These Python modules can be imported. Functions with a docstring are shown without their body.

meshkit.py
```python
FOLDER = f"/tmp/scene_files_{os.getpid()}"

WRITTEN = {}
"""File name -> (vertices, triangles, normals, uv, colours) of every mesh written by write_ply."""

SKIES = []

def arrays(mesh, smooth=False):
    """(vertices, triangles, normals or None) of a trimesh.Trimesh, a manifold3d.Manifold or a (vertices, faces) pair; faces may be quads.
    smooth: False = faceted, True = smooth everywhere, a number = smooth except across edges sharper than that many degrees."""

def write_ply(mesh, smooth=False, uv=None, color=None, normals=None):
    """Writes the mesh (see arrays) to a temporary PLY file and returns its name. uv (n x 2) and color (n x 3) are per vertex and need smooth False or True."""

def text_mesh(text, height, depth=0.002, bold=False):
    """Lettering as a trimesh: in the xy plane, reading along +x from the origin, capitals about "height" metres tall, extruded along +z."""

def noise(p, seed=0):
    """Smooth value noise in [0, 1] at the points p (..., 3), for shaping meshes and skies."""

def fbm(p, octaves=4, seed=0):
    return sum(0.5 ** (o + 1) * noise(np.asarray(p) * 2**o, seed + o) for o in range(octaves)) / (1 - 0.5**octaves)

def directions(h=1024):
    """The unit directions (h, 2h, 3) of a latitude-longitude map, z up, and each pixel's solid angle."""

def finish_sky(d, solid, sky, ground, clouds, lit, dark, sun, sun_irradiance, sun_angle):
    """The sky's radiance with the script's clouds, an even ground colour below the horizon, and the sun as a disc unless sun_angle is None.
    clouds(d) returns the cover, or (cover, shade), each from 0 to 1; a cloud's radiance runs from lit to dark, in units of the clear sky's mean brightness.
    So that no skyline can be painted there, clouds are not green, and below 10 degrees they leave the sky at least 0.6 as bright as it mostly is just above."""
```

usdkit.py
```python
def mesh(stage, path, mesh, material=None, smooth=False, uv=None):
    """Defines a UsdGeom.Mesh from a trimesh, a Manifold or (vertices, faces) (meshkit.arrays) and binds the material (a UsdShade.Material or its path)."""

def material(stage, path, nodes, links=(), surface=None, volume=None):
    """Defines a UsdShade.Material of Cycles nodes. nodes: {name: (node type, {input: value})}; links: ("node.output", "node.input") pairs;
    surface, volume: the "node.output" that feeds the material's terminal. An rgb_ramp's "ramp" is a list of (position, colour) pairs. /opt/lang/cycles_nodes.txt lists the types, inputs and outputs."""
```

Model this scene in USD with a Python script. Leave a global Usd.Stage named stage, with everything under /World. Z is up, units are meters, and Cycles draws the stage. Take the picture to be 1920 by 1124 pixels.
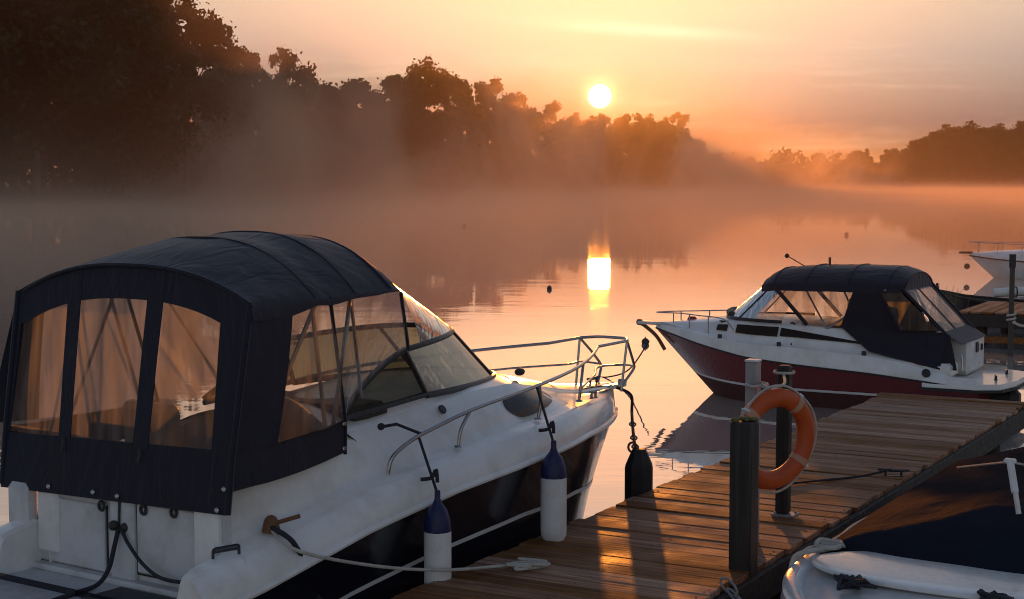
import math, random
import numpy as np, trimesh, usdkit, meshkit
from pxr import Usd, UsdGeom, UsdLux, UsdShade, Gf, Sdf, Vt

stage = Usd.Stage.CreateInMemory()
UsdGeom.SetStageUpAxis(stage, UsdGeom.Tokens.z)
UsdGeom.SetStageMetersPerUnit(stage, 1.0)
UsdGeom.Xform.Define(stage, '/World')
UsdGeom.Scope.Define(stage, '/World/Looks')
rng = np.random.default_rng(7)
PI = math.pi

# ------------------------------------------------------------------ camera
cam = UsdGeom.Camera.Define(stage, '/World/camera')
cam.CreateHorizontalApertureAttr(36.0)
cam.CreateVerticalApertureAttr(36.0 * 599 / 1024)
cam.CreateFocalLengthAttr(54.375)
cam.CreateClippingRangeAttr(Gf.Vec2f(0.1, 20000))
cam.AddTranslateOp().Set(Gf.Vec3d(0, 0, 3.1))
cam.AddRotateXOp().Set(90 - 4.2793)
cam.CreateExposureAttr(0.5)

# ------------------------------------------------------------------ sky and sun
SUN_EL, SUN_AZ = math.radians(3.2), math.radians(3.22)
sun_dir = (math.sin(SUN_AZ) * math.cos(SUN_EL), math.cos(SUN_AZ) * math.cos(SUN_EL), math.sin(SUN_EL))
sun = UsdLux.DistantLight.Define(stage, '/World/sun')
sun.CreateNormalizeAttr(True)
sun.CreateIntensityAttr(0.55)
sun.CreateAngleAttr(0.8)
sun.CreateColorAttr(Gf.Vec3f(1.0, 0.29, 0.03))
sun.AddRotateZOp().Set(-math.degrees(SUN_AZ))
sun.AddRotateXOp().Set(-(90 - math.degrees(SUN_EL)))

dome = UsdLux.DomeLight.Define(stage, '/World/sky')
sky_mat = usdkit.material(stage, '/World/Looks/sky', {
    'tc': ('texture_coordinate', {}),
    'sky': ('sky_texture', {'sky_type': 'single_scattering', 'sun_disc': False, 'sun_elevation': SUN_EL, 'sun_rotation': SUN_AZ,
                            'altitude': 50.0, 'air_density': 1.0, 'aerosol_density': 0.3, 'ozone_density': 1.0}),
    'sep': ('separate_xyz', {}),
    # thin high cirrus, drawn out along the horizon: noise on (azimuth, elevation)
    'ay': ('math', {'math_type': 'maximum', 'value2': 0.05}),
    'ax': ('math', {'math_type': 'divide'}),
    'az': ('math', {'math_type': 'divide'}),
    'cv': ('combine_xyz', {'z': 3.7}),
    'cm': ('mapping', {'scale': (5.0, 60.0, 1.0), 'rotation': (0, 0, 0.05)}),
    'cn': ('noise_texture', {'scale': 1.0, 'detail': 5.0, 'roughness': 0.55, 'distortion': 0.4}),
    'cr': ('map_range', {'range_type': 'smoothstep', 'from_min': 0.5, 'from_max': 0.85, 'to_min': 0.0, 'to_max': 0.35, 'clamp': True}),
    # one bright streak of cloud just above the sun
    'sx0': ('math', {'math_type': 'subtract', 'value2': 0.083}), 'sx1': ('math', {'math_type': 'divide', 'value2': 0.058}), 'sx2': ('math', {'math_type': 'power', 'value2': 2.0}),
    'slope': ('math', {'math_type': 'multiply_add', 'value2': 0.075, 'value3': 0.0}),
    'sz0': ('math', {'math_type': 'add'}),
    'szn': ('math', {'math_type': 'multiply_add', 'value2': 0.006, 'value3': -0.1015}),
    'sz0b': ('math', {'math_type': 'add'}),
    'sz1': ('math', {'math_type': 'divide', 'value2': 0.0042}), 'sz2': ('math', {'math_type': 'power', 'value2': 2.0}),
    'ssum': ('math', {'math_type': 'add'}), 'sneg': ('math', {'math_type': 'multiply', 'value2': -1.0}), 'sexp': ('math', {'math_type': 'exponent'}),
    'samt': ('math', {'math_type': 'multiply', 'value2': 0.75}),
    'call': ('math', {'math_type': 'add', 'use_clamp': True}),
    'mixc': ('mix', {'mix_type': 'mix', 'color2': (10.0, 7.2, 4.6)}),
    # the sun itself and its aureole
    'dot': ('vector_math', {'math_type': 'dot_product', 'vector2': sun_dir}),
    'ac': ('math', {'math_type': 'arccosine'}),
    'disc': ('map_range', {'range_type': 'smoothstep', 'from_min': 0.0062, 'from_max': 0.0078, 'to_min': 1.0, 'to_max': 0.0, 'clamp': True}),
    'g1a': ('math', {'math_type': 'divide', 'value2': -0.0042}), 'g1': ('math', {'math_type': 'exponent'}),
    'g2a': ('math', {'math_type': 'divide', 'value2': -0.06}), 'g2': ('math', {'math_type': 'exponent'}),
    'd_c': ('vector_math', {'math_type': 'scale', 'vector1': (170.0, 120.0, 62.0)}),
    'g1_c': ('vector_math', {'math_type': 'scale', 'vector1': (45.0, 24.0, 9.0)}),
    'g2_c': ('vector_math', {'math_type': 'scale', 'vector1': (0.4, 0.08, 0.0)}),
    'a1': ('vector_math', {'math_type': 'add'}), 'a2': ('vector_math', {'math_type': 'add'}), 'a3': ('vector_math', {'math_type': 'add'}),
    # morning mist above the horizon: a warm veil that fades with height
    'el': ('math', {'math_type': 'maximum', 'value2': 0.0}),
    'vr': ('rgb_ramp', {'ramp': [(0.0, (.06,.080,.55)), (0.04, (.125,.150,.60)), (0.08, (.40,.42,.88)), (0.12, (.82,.72,.95)), (0.18, (1.0,.78,.86)), (0.35, (.82,.84,1.05)), (1.0, (.78,.98,1.42))]}),
    'tint': ('mix', {'mix_type': 'multiply', 'fac': 1.0}),
    'bg': ('background_shader', {'strength': 0.10}),
}, [('tc.generated', 'sep.vector'), ('sep.y', 'ay.value1'), ('sep.x', 'ax.value1'), ('ay.value', 'ax.value2'), ('sep.z', 'az.value1'), ('ay.value', 'az.value2'),
    ('ax.value', 'cv.x'), ('az.value', 'cv.y'), ('cv.vector', 'cm.vector'), ('cm.vector', 'cn.vector'), ('cn.fac', 'cr.value'),
    ('ax.value', 'sx0.value1'), ('sx0.value', 'sx1.value1'), ('sx1.value', 'sx2.value1'),
    ('sx0.value', 'slope.value1'), ('slope.value', 'sz0.value1'), ('az.value', 'sz0.value2'), ('cn.fac', 'szn.value1'), ('sz0.value', 'sz0b.value1'), ('szn.value', 'sz0b.value2'),
    ('sz0b.value', 'sz1.value1'), ('sz1.value', 'sz2.value1'), ('sx2.value', 'ssum.value1'), ('sz2.value', 'ssum.value2'), ('ssum.value', 'sneg.value1'), ('sneg.value', 'sexp.value1'),
    ('sexp.value', 'samt.value1'), ('samt.value', 'call.value1'), ('cr.result', 'call.value2'),
    ('sep.z', 'el.value1'), ('el.value', 'vr.fac'), ('sky.color', 'tint.color1'), ('vr.color', 'tint.color2'),
    ('tint.color', 'mixc.color1'), ('call.value', 'mixc.fac'),
    ('tc.generated', 'dot.vector1'), ('dot.value', 'ac.value1'), ('ac.value', 'disc.value'), ('ac.value', 'g1a.value1'), ('g1a.value', 'g1.value1'), ('ac.value', 'g2a.value1'), ('g2a.value', 'g2.value1'),
    ('disc.result', 'd_c.scale'), ('g1.value', 'g1_c.scale'), ('g2.value', 'g2_c.scale'),
    ('mixc.color', 'a1.vector1'), ('d_c.vector', 'a1.vector2'), ('a1.vector', 'a2.vector1'), ('g1_c.vector', 'a2.vector2'), ('a2.vector', 'a3.vector1'), ('g2_c.vector', 'a3.vector2'),
    ('a3.vector', 'bg.color')], surface='bg.background')
UsdShade.MaterialBindingAPI.Apply(dome.GetPrim()).Bind(sky_mat)
for p, l, c in ((dome.GetPrim(), 'orange morning sky around the low sun', 'sky'),):
    p.SetCustomDataByKey('kind', 'structure'); p.SetCustomDataByKey('label', l); p.SetCustomDataByKey('category', c)

# ------------------------------------------------------------------ helpers
_used = {}
def numbered(parent, name):
    k = (parent, name); n = _used.get(k, 0); _used[k] = n + 1
    return name if n == 0 else f'{name}_{n:03d}'

class MB:
    """Collects pieces of one mesh."""
    def __init__(s): s.v, s.f, s.n = [], [], 0
    def add(s, v, f):
        v = np.asarray(v, float).reshape(-1, 3); f = np.asarray(f, int)
        if f.shape[1] == 4: f = np.vstack([f[:, [0, 1, 2]], f[:, [0, 2, 3]]])
        s.v.append(v); s.f.append(f + s.n); s.n += len(v); return s
    def tm(s, m): return s.add(m.vertices, m.faces)
    def arrays(s): return np.vstack(s.v), np.vstack(s.f)
    def box(s, c, size, rz=0.0, ch=0.0, tilt=None):
        """a box with chamfered edges"""
        h = np.asarray(size, float) / 2
        if ch > 0:
            ch = min(ch, h.min() * .6)
            pts = []
            for sx in (-1, 1):
                for sy in (-1, 1):
                    for sz in (-1, 1):
                        q = np.array([sx, sy, sz]) * h
                        for k in range(3):
                            r = q.copy() - np.array([sx, sy, sz]) * ch; r[k] = q[k]; pts.append(r)
            m = trimesh.convex.convex_hull(np.array(pts))
            v, f = np.array(m.vertices), np.array(m.faces)
        else:
            m = trimesh.creation.box(2 * h); v, f = np.array(m.vertices), np.array(m.faces)
        if tilt is not None:
            R = trimesh.transformations.euler_matrix(*tilt)[:3, :3]; v = v @ R.T
        c_, s_ = math.cos(rz), math.sin(rz)
        v = v @ np.array([[c_, s_, 0], [-s_, c_, 0], [0, 0, 1]])
        return s.add(v + np.asarray(c, float), f)
    def grid(s, P, close_u=False, close_v=False, flip=False):
        """P (m, n, 3): a sheet of quads"""
        P = np.asarray(P, float); m, n = P.shape[:2]
        I = np.arange(m * n).reshape(m, n)
        if close_u: I = np.vstack([I, I[:1]])
        if close_v: I = np.hstack([I, I[:, :1]])
        q = np.stack([I[:-1, :-1], I[1:, :-1], I[1:, 1:], I[:-1, 1:]], -1).reshape(-1, 4)
        if flip: q = q[:, ::-1]
        return s.add(P.reshape(-1, 3), q)
    def tube(s, pts, r, sides=8, caps=True, closed=False):
        p = np.asarray(pts, float); n = len(p)
        if closed: t = np.roll(p, -1, 0) - np.roll(p, 1, 0)
        else: t = np.gradient(p, axis=0)
        t /= np.linalg.norm(t, axis=1, keepdims=True) + 1e-12
        a = np.cross(t[0], [0, 0, 1.0]); 
        if np.linalg.norm(a) < 1e-3: a = np.array([1.0, 0, 0])
        a /= np.linalg.norm(a); A = []
        for k in range(n):
            a = a - t[k] * (a @ t[k]); a /= np.linalg.norm(a) + 1e-12; A.append(a)
        A = np.array(A); B = np.cross(t, A)
        r = np.broadcast_to(np.asarray(r, float), (n,))
        ang = np.arange(sides) * 2 * PI / sides
        P = p[:, None] + r[:, None, None] * (np.cos(ang)[None, :, None] * A[:, None] + np.sin(ang)[None, :, None] * B[:, None])
        s.grid(P, close_u=closed, close_v=True)
        if caps and not closed:
            for k, d in ((0, -1), (n - 1, 1)):
                c = np.vstack([p[k:k + 1], P[k]]); i = np.arange(sides)
                s.add(c, np.stack([0 * i, 1 + i, 1 + (i + 1) % sides][::d], 1))
        return s
    def lathe(s, prof, c=(0, 0, 0), sides=20, axis=None):
        """prof: (radius, z) pairs"""
        prof = np.asarray(prof, float); ang = np.arange(sides) * 2 * PI / sides
        P = np.stack([prof[:, None, 0] * np.cos(ang), prof[:, None, 0] * np.sin(ang), np.broadcast_to(prof[:, None, 1], (len(prof), sides))], -1)
        if axis is not None:
            R = trimesh.geometry.align_vectors([0, 0, 1], axis)[:3, :3]; P = P @ R.T
        return s.grid(P + np.asarray(c, float), close_v=True)
    def ball(s, c, r, sub=2):
        m = trimesh.creation.icosphere(sub, 1.0); return s.add(np.array(m.vertices) * np.asarray(r) + np.asarray(c, float), m.faces)
    def solid(s, P, th):
        """a sheet P (m, n, 3) given thickness th along its normals"""
        P = np.asarray(P, float)
        du = np.gradient(P, axis=0); dv = np.gradient(P, axis=1)
        N = np.cross(du, dv); N /= np.linalg.norm(N, axis=-1, keepdims=True) + 1e-12
        Q = P - N * th
        s.grid(P); s.grid(Q, flip=True)
        m, n = P.shape[:2]
        ring = [(0, j) for j in range(n)] + [(i, n - 1) for i in range(1, m)] + [(m - 1, j) for j in range(n - 2, -1, -1)] + [(i, 0) for i in range(m - 2, 0, -1)]
        a = np.array([P[i, j] for i, j in ring]); b = np.array([Q[i, j] for i, j in ring]); k = np.arange(len(ring)); l = (k + 1) % len(ring)
        s.add(np.vstack([a, b]), np.stack([k, l, l + len(ring), k + len(ring)], 1)[:, ::-1])
        return s

def spline(pts, n=40, closed=False):
    """Catmull-Rom through the points"""
    p = np.asarray(pts, float); m = len(p)
    out = []
    segs = m if closed else m - 1
    per = max(2, int(round(n / segs)))
    for i in range(segs):
        if closed: a, b, c, d = p[(i - 1) % m], p[i], p[(i + 1) % m], p[(i + 2) % m]
        else: a, b, c, d = p[max(i - 1, 0)], p[i], p[i + 1], p[min(i + 2, m - 1)]
        t = np.linspace(0, 1, per, endpoint=False)[:, None]
        out.append(.5 * (2 * b + (c - a) * t + (2 * a - 5 * b + 4 * c - d) * t ** 2 + (3 * b - a - 3 * c + d) * t ** 3))
    if not closed: out.append(p[-1:])
    return np.vstack(out)

def resample(pts, n):
    p = np.asarray(pts, float); d = np.r_[0, np.cumsum(np.linalg.norm(np.diff(p, axis=0), axis=1))]
    t = np.linspace(0, d[-1], n); return np.stack([np.interp(t, d, p[:, k]) for k in range(p.shape[1])], 1)

def rounded(pts, rad, n=5):
    """a polyline with its inner corners rounded"""
    p = np.asarray(pts, float); out = [p[0]]
    for i in range(1, len(p) - 1):
        a, b, c = p[i - 1], p[i], p[i + 1]
        la, lc = np.linalg.norm(a - b), np.linalg.norm(c - b); r = min(rad, la * .45, lc * .45)
        s0, s1 = b + (a - b) / la * r, b + (c - b) / lc * r
        for t in np.linspace(0, 1, n): out.append((1 - t) ** 2 * s0 + 2 * t * (1 - t) * b + t * t * s1)
    out.append(p[-1]); return np.array(out)

def thing(name, label, cat, loc=(0, 0, 0), heading=0.0, group=None, kind=None):
    """an Xform at the thing's base whose children are its parts; heading in degrees clockwise from +y"""
    x = UsdGeom.Xform.Define(stage, '/World/' + numbered('/World', name))
    x.AddTranslateOp().Set(Gf.Vec3d(*map(float, loc))); x.AddRotateZOp().Set(-float(heading))
    tag(x.GetPrim(), label, cat, group, kind)
    return x.GetPrim()
def tag(o, label=None, cat=None, group=None, kind=None):
    o = o.GetPrim() if hasattr(o, 'GetPrim') else o
    for k, v in (('label', label), ('category', cat), ('group', group), ('kind', kind)):
        if v: o.SetCustomDataByKey(k, v)
    return o
def obj(name, mesh, mat, parent=None, smooth=40, label=None, kind=None):
    base = '/World' if parent is None else str(parent.GetPath())
    m = mesh.arrays() if isinstance(mesh, MB) else mesh
    path = base + '/' + numbered(base, name)
    usdkit.mesh(stage, path, m, M[mat], smooth=smooth)
    o = stage.GetPrimAtPath(path)
    tag(o, label=label, kind=kind)
    return o
def flat(name, mesh, mat, label, cat, group=None, kind=None, smooth=40):
    """a thing (or a piece of the setting) that is one mesh"""
    return tag(obj(name, mesh, mat, None, smooth), label, cat, group, kind)

# ------------------------------------------------------------------ materials
M = {}
def mat(name, nodes, links, surface='p.BSDF', volume=None):
    M[name] = usdkit.material(stage, '/World/Looks/' + name, nodes, links, surface=surface, volume=volume)
def painted(name, col, rough=0.3, dirt=(0.5, 0.45, 0.38), amount=0.25, coat=0.0, scale=2.5, metallic=0.0, bump=0.0, bscale=60.0, spec=0.5, sheen=0.0):
    """paint or cloth with uneven soiling"""
    mat(name, {
        'tc': ('texture_coordinate', {}),
        'n1': ('noise_texture', {'scale': scale, 'detail': 6.0, 'roughness': 0.65}),
        'n2': ('noise_texture', {'scale': scale * 9, 'detail': 3.0}),
        'r1': ('map_range', {'from_min': 0.45, 'from_max': 0.8, 'to_min': 0.0, 'to_max': amount, 'clamp': True}),
        'c': ('mix', {'mix_type': 'multiply', 'color1': col, 'color2': dirt}),
        'rr': ('map_range', {'from_min': 0.3, 'from_max': 0.7, 'to_min': rough * .8, 'to_max': min(1, rough * 1.35), 'clamp': True}),
        'nb': ('noise_texture', {'scale': bscale, 'detail': 3.0}),
        'b': ('bump', {'strength': min(1.0, bump * 10), 'distance': 0.004}),
        'p': ('principled_bsdf', {'metallic': metallic, 'coat_weight': coat, 'coat_roughness': 0.08, 'specular_ior_level': spec, 'sheen_weight': sheen}),
    }, [('tc.object', 'n1.vector'), ('tc.object', 'n2.vector'), ('n1.fac', 'r1.value'), ('r1.result', 'c.fac'), ('c.color', 'p.base_color'),
        ('n2.fac', 'rr.value'), ('rr.result', 'p.roughness'), ('tc.object', 'nb.vector')] + ([('nb.fac', 'b.height'), ('b.normal', 'p.normal')] if bump else []))

def foliage(name, a, b):
    mat(name, {
        'g': ('geometry', {}), 'oi': ('object_info', {}),
        'n': ('noise_texture', {'scale': 0.25, 'detail': 2.0}),
        'r': ('rgb_ramp', {'ramp': [(0.25, a), (0.75, b)]}),
        'hv': ('map_range', {'to_min': 0.7, 'to_max': 1.3}),
        'h': ('hsv', {}),
        'd': ('principled_bsdf', {'roughness': 0.6, 'specular_ior_level': 0.3}), 't': ('translucent_bsdf', {}),
        'm': ('mix_closure', {'fac': 0.3}),
    }, [('g.position', 'n.vector'), ('n.fac', 'r.fac'), ('oi.random', 'hv.value'), ('hv.result', 'h.value'), ('r.color', 'h.color'), ('h.color', 'd.base_color'), ('h.color', 't.color'),
        ('d.BSDF', 'm.closure1'), ('t.BSDF', 'm.closure2')], surface='m.closure')
foliage('leaves', (0.022, 0.038, 0.014), (0.055, 0.085, 0.026))
foliage('leaves_autumn', (0.05, 0.045, 0.015), (0.10, 0.085, 0.03))
painted('bark', (0.07, 0.055, 0.045), 0.9, amount=0.5)
painted('earth', (0.06, 0.055, 0.04), 0.95, amount=0.6, scale=0.3)
painted('rock', (0.16, 0.14, 0.12), 0.85, amount=0.6, scale=0.8, bump=0.1, bscale=3.0)
# more materials
painted('gelcoat', (0.74, 0.74, 0.73), 0.22, dirt=(0.62, 0.56, 0.46), amount=0.75, coat=0.35, scale=2.6)
painted('gelcoat_old', (0.62, 0.63, 0.64), 0.32, dirt=(0.6, 0.55, 0.46), amount=0.7, coat=0.2, scale=2.2)
painted('gelcoat_matt', (0.58, 0.59, 0.60), 0.5, dirt=(0.55, 0.5, 0.42), amount=0.8, scale=4.0, bump=0.03, bscale=220)
painted('navy_hull', (0.006, 0.007, 0.012), 0.16, amount=0.3, coat=0.5)
painted('red_hull', (0.11, 0.007, 0.010), 0.2, amount=0.4, coat=0.4)
painted('antifoul', (0.045, 0.010, 0.010), 0.7, amount=0.5)
painted('black_rubber', (0.012, 0.012, 0.013), 0.55, amount=0.3)
painted('dark_plastic', (0.02, 0.02, 0.022), 0.4, amount=0.3)
painted('orange_foam', (0.50, 0.080, 0.012), 0.45, dirt=(0.55, 0.42, 0.35), amount=0.75, scale=6.0, bump=0.02, bscale=90)
painted('faded_band', (0.50, 0.26, 0.16), 0.55, amount=0.7, scale=9.0)
painted('rope_white', (0.50, 0.47, 0.42), 0.85, amount=0.7, scale=14, bump=0.1, bscale=260)
painted('rope_dark', (0.018, 0.02, 0.028), 0.85, amount=0.4, scale=14, bump=0.1, bscale=260)
painted('fender_white', (0.72, 0.71, 0.69), 0.35, dirt=(0.6, 0.54, 0.45), amount=0.8, scale=5.0)
painted('fender_blue', (0.008, 0.013, 0.065), 0.35, amount=0.4, scale=5.0)
painted('galvanised', (0.33, 0.34, 0.35), 0.45, metallic=0.7, amount=0.6, scale=12)
painted('rusty_iron', (0.16, 0.075, 0.035), 0.75, amount=0.7, scale=30)
painted('stainless', (0.55, 0.55, 0.55), 0.16, metallic=1.0, amount=0.2, scale=20)
painted('black_frame', (0.012, 0.012, 0.013), 0.3, amount=0.3)
painted('grey_vinyl', (0.20, 0.19, 0.18), 0.5, amount=0.5, scale=6)
painted('dark_vinyl', (0.035, 0.033, 0.035), 0.5, amount=0.5, scale=6)
painted('nonslip', (0.07, 0.07, 0.07), 0.8, amount=0.6, scale=10, bump=0.1, bscale=160)
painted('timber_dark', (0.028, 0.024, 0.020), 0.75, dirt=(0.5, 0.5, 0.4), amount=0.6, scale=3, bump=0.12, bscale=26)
painted('moss', (0.11, 0.10, 0.03), 0.9, amount=0.6, scale=30, bump=0.2, bscale=90)
painted('red_lamp', (0.3, 0.02, 0.02), 0.3, amount=0.2)

def canvas(name, col, light, rough=0.62, spec=0.38, sheen=0.12):
    """woven acrylic canvas: sun-faded patches, wrinkles and a fine weave"""
    mat(name, {
        'tc': ('texture_coordinate', {}),
        'n': ('noise_texture', {'scale': 1.8, 'detail': 5.0, 'roughness': 0.6}),
        'r': ('rgb_ramp', {'ramp': [(0.3, col), (0.75, light)]}),
        'mp': ('mapping', {'scale': (3.4, 1.5, 1.2), 'rotation': (0, 0, 0.5)}),
        'w': ('noise_texture', {'scale': 1.6, 'detail': 4.0, 'roughness': 0.5, 'distortion': 1.6}),
        'f': ('noise_texture', {'scale': 420.0, 'detail': 1.0}),
        'fs': ('math', {'math_type': 'multiply', 'value2': 0.05}),
        'h': ('math', {'math_type': 'add'}),
        'b': ('bump', {'strength': 0.55, 'distance': 0.035}),
        'p': ('principled_bsdf', {'roughness': rough, 'sheen_weight': sheen, 'sheen_roughness': 0.4, 'specular_ior_level': spec}),
    }, [('tc.object', 'n.vector'), ('n.fac', 'r.fac'), ('r.color', 'p.base_color'), ('tc.object', 'mp.vector'), ('mp.vector', 'w.vector'), ('tc.object', 'f.vector'),
        ('f.fac', 'fs.value1'), ('w.fac', 'h.value1'), ('fs.value', 'h.value2'), ('h.value', 'b.height'), ('b.normal', 'p.normal')])
canvas('navy_canvas', (0.0015, 0.0028, 0.010), (0.004, 0.0058, 0.018))
canvas('grey_canvas', (0.011, 0.014, 0.023), (0.020, 0.023, 0.033), 0.95, 0.015, 0.0)

def pane(name, tint, rough, haze, wrinkle, gloss=1.0):
    """clear sheet: sunlight passes; a little milky, with a reflecting surface"""
    mat(name, {
        'tc': ('texture_coordinate', {}), 'mp': ('mapping', {'scale': (9.0, 9.0, 1.1)}),
        'n': ('noise_texture', {'scale': 1.0, 'detail': 2.0, 'distortion': 0.5}),
        'b': ('bump', {'strength': wrinkle, 'distance': 0.02}),
        'hr': ('map_range', {'from_min': 0.35, 'from_max': 0.7, 'to_min': haze * .35, 'to_max': haze * 1.5, 'clamp': True}),
        't': ('transparent_bsdf', {'color': tint}), 'g': ('glossy_bsdf', {'color': (0.9, 0.9, 0.9), 'roughness': rough}),
        'l': ('translucent_bsdf', {'color': (0.60, 0.64, 0.70)}), 'f': ('fresnel', {'IOR': 1.45}), 'fm': ('math', {'math_type': 'multiply', 'value2': gloss, 'use_clamp': True}),
        'm1': ('mix_closure', {}), 'm2': ('mix_closure', {}),
    }, [('tc.object', 'mp.vector'), ('mp.vector', 'n.vector'), ('n.fac', 'b.height'), ('b.normal', 'g.normal'), ('n.fac', 'hr.value'), ('hr.result', 'm1.fac'), ('t.BSDF', 'm1.closure1'), ('l.BSDF', 'm1.closure2'),
        ('f.fac', 'fm.value1'), ('fm.value', 'm2.fac'), ('m1.closure', 'm2.closure1'), ('g.BSDF', 'm2.closure2')], surface='m2.closure')
pane('clear_vinyl', (0.90, 0.89, 0.86), 0.14, 0.40, 1.2)
pane('tinted_glass', (0.20, 0.22, 0.18), 0.02, 0.03, 0.05, 0.45)
painted('dark_window', (0.010, 0.008, 0.007), 0.18, amount=0.1, spec=0.25)

def wood(name, tones, grain, rough):
    """weathered boards; every board its own tone and grain"""
    mat(name, {
        'tc': ('texture_coordinate', {}), 'oi': ('object_info', {}),
        'off': ('math', {'math_type': 'multiply', 'value2': 57.0}), 'ov': ('combine_xyz', {}), 'add': ('vector_math', {'math_type': 'add'}),
        'mp': ('mapping', {'scale': grain}),
        'n': ('noise_texture', {'scale': 1.0, 'detail': 6.0, 'roughness': 0.65, 'distortion': 0.25}),
        'mp2': ('mapping', {'scale': (2.2, 2.2, 2.2)}), 'n2': ('noise_texture', {'scale': 1.0, 'detail': 4.0}),
        'r': ('rgb_ramp', {'ramp': [(0.28, tones[0]), (0.5, tones[1]), (0.72, tones[2])]}),
        'hv': ('map_range', {'to_min': 0.62, 'to_max': 1.35}), 'hs': ('map_range', {'to_min': 1.15, 'to_max': 0.75}), 'h': ('hsv', {}),
        'st': ('map_range', {'from_min': 0.5, 'from_max': 0.72, 'to_min': 0.0, 'to_max': 0.6, 'clamp': True}),
        'dk': ('mix', {'mix_type': 'multiply', 'color2': (0.42, 0.38, 0.34)}),
        'rr': ('map_range', {'from_min': 0.3, 'from_max': 0.7, 'to_min': rough * 1.25, 'to_max': rough * .7, 'clamp': True}),
        'b': ('bump', {'strength': 0.7, 'distance': 0.006}),
        'p': ('principled_bsdf', {'specular_ior_level': 0.28}),
    }, [('tc.object', 'add.vector1'), ('oi.random', 'off.value1'), ('off.value', 'ov.x'), ('off.value', 'ov.z'), ('ov.vector', 'add.vector2'), ('add.vector', 'mp.vector'), ('mp.vector', 'n.vector'),
        ('tc.object', 'mp2.vector'), ('mp2.vector', 'n2.vector'), ('n.fac', 'r.fac'), ('oi.random', 'hv.value'), ('oi.random', 'hs.value'), ('r.color', 'h.color'), ('hv.result', 'h.value'), ('hs.result', 'h.saturation'),
        ('n2.fac', 'st.value'), ('h.color', 'dk.color1'), ('st.result', 'dk.fac'), ('dk.color', 'p.base_color'), ('n2.fac', 'rr.value'), ('rr.result', 'p.roughness'), ('n.fac', 'b.height'), ('b.normal', 'p.normal')])
wood('deck_boards', ((0.075, 0.031, 0.014), (0.30, 0.135, 0.060), (0.52, 0.28, 0.145)), (1.3, 38.0, 38.0), 0.70)
wood('post_wood', ((0.012, 0.011, 0.011), (0.024, 0.021, 0.019), (0.05, 0.042, 0.036)), (30.0, 30.0, 1.5), 0.6)

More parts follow.
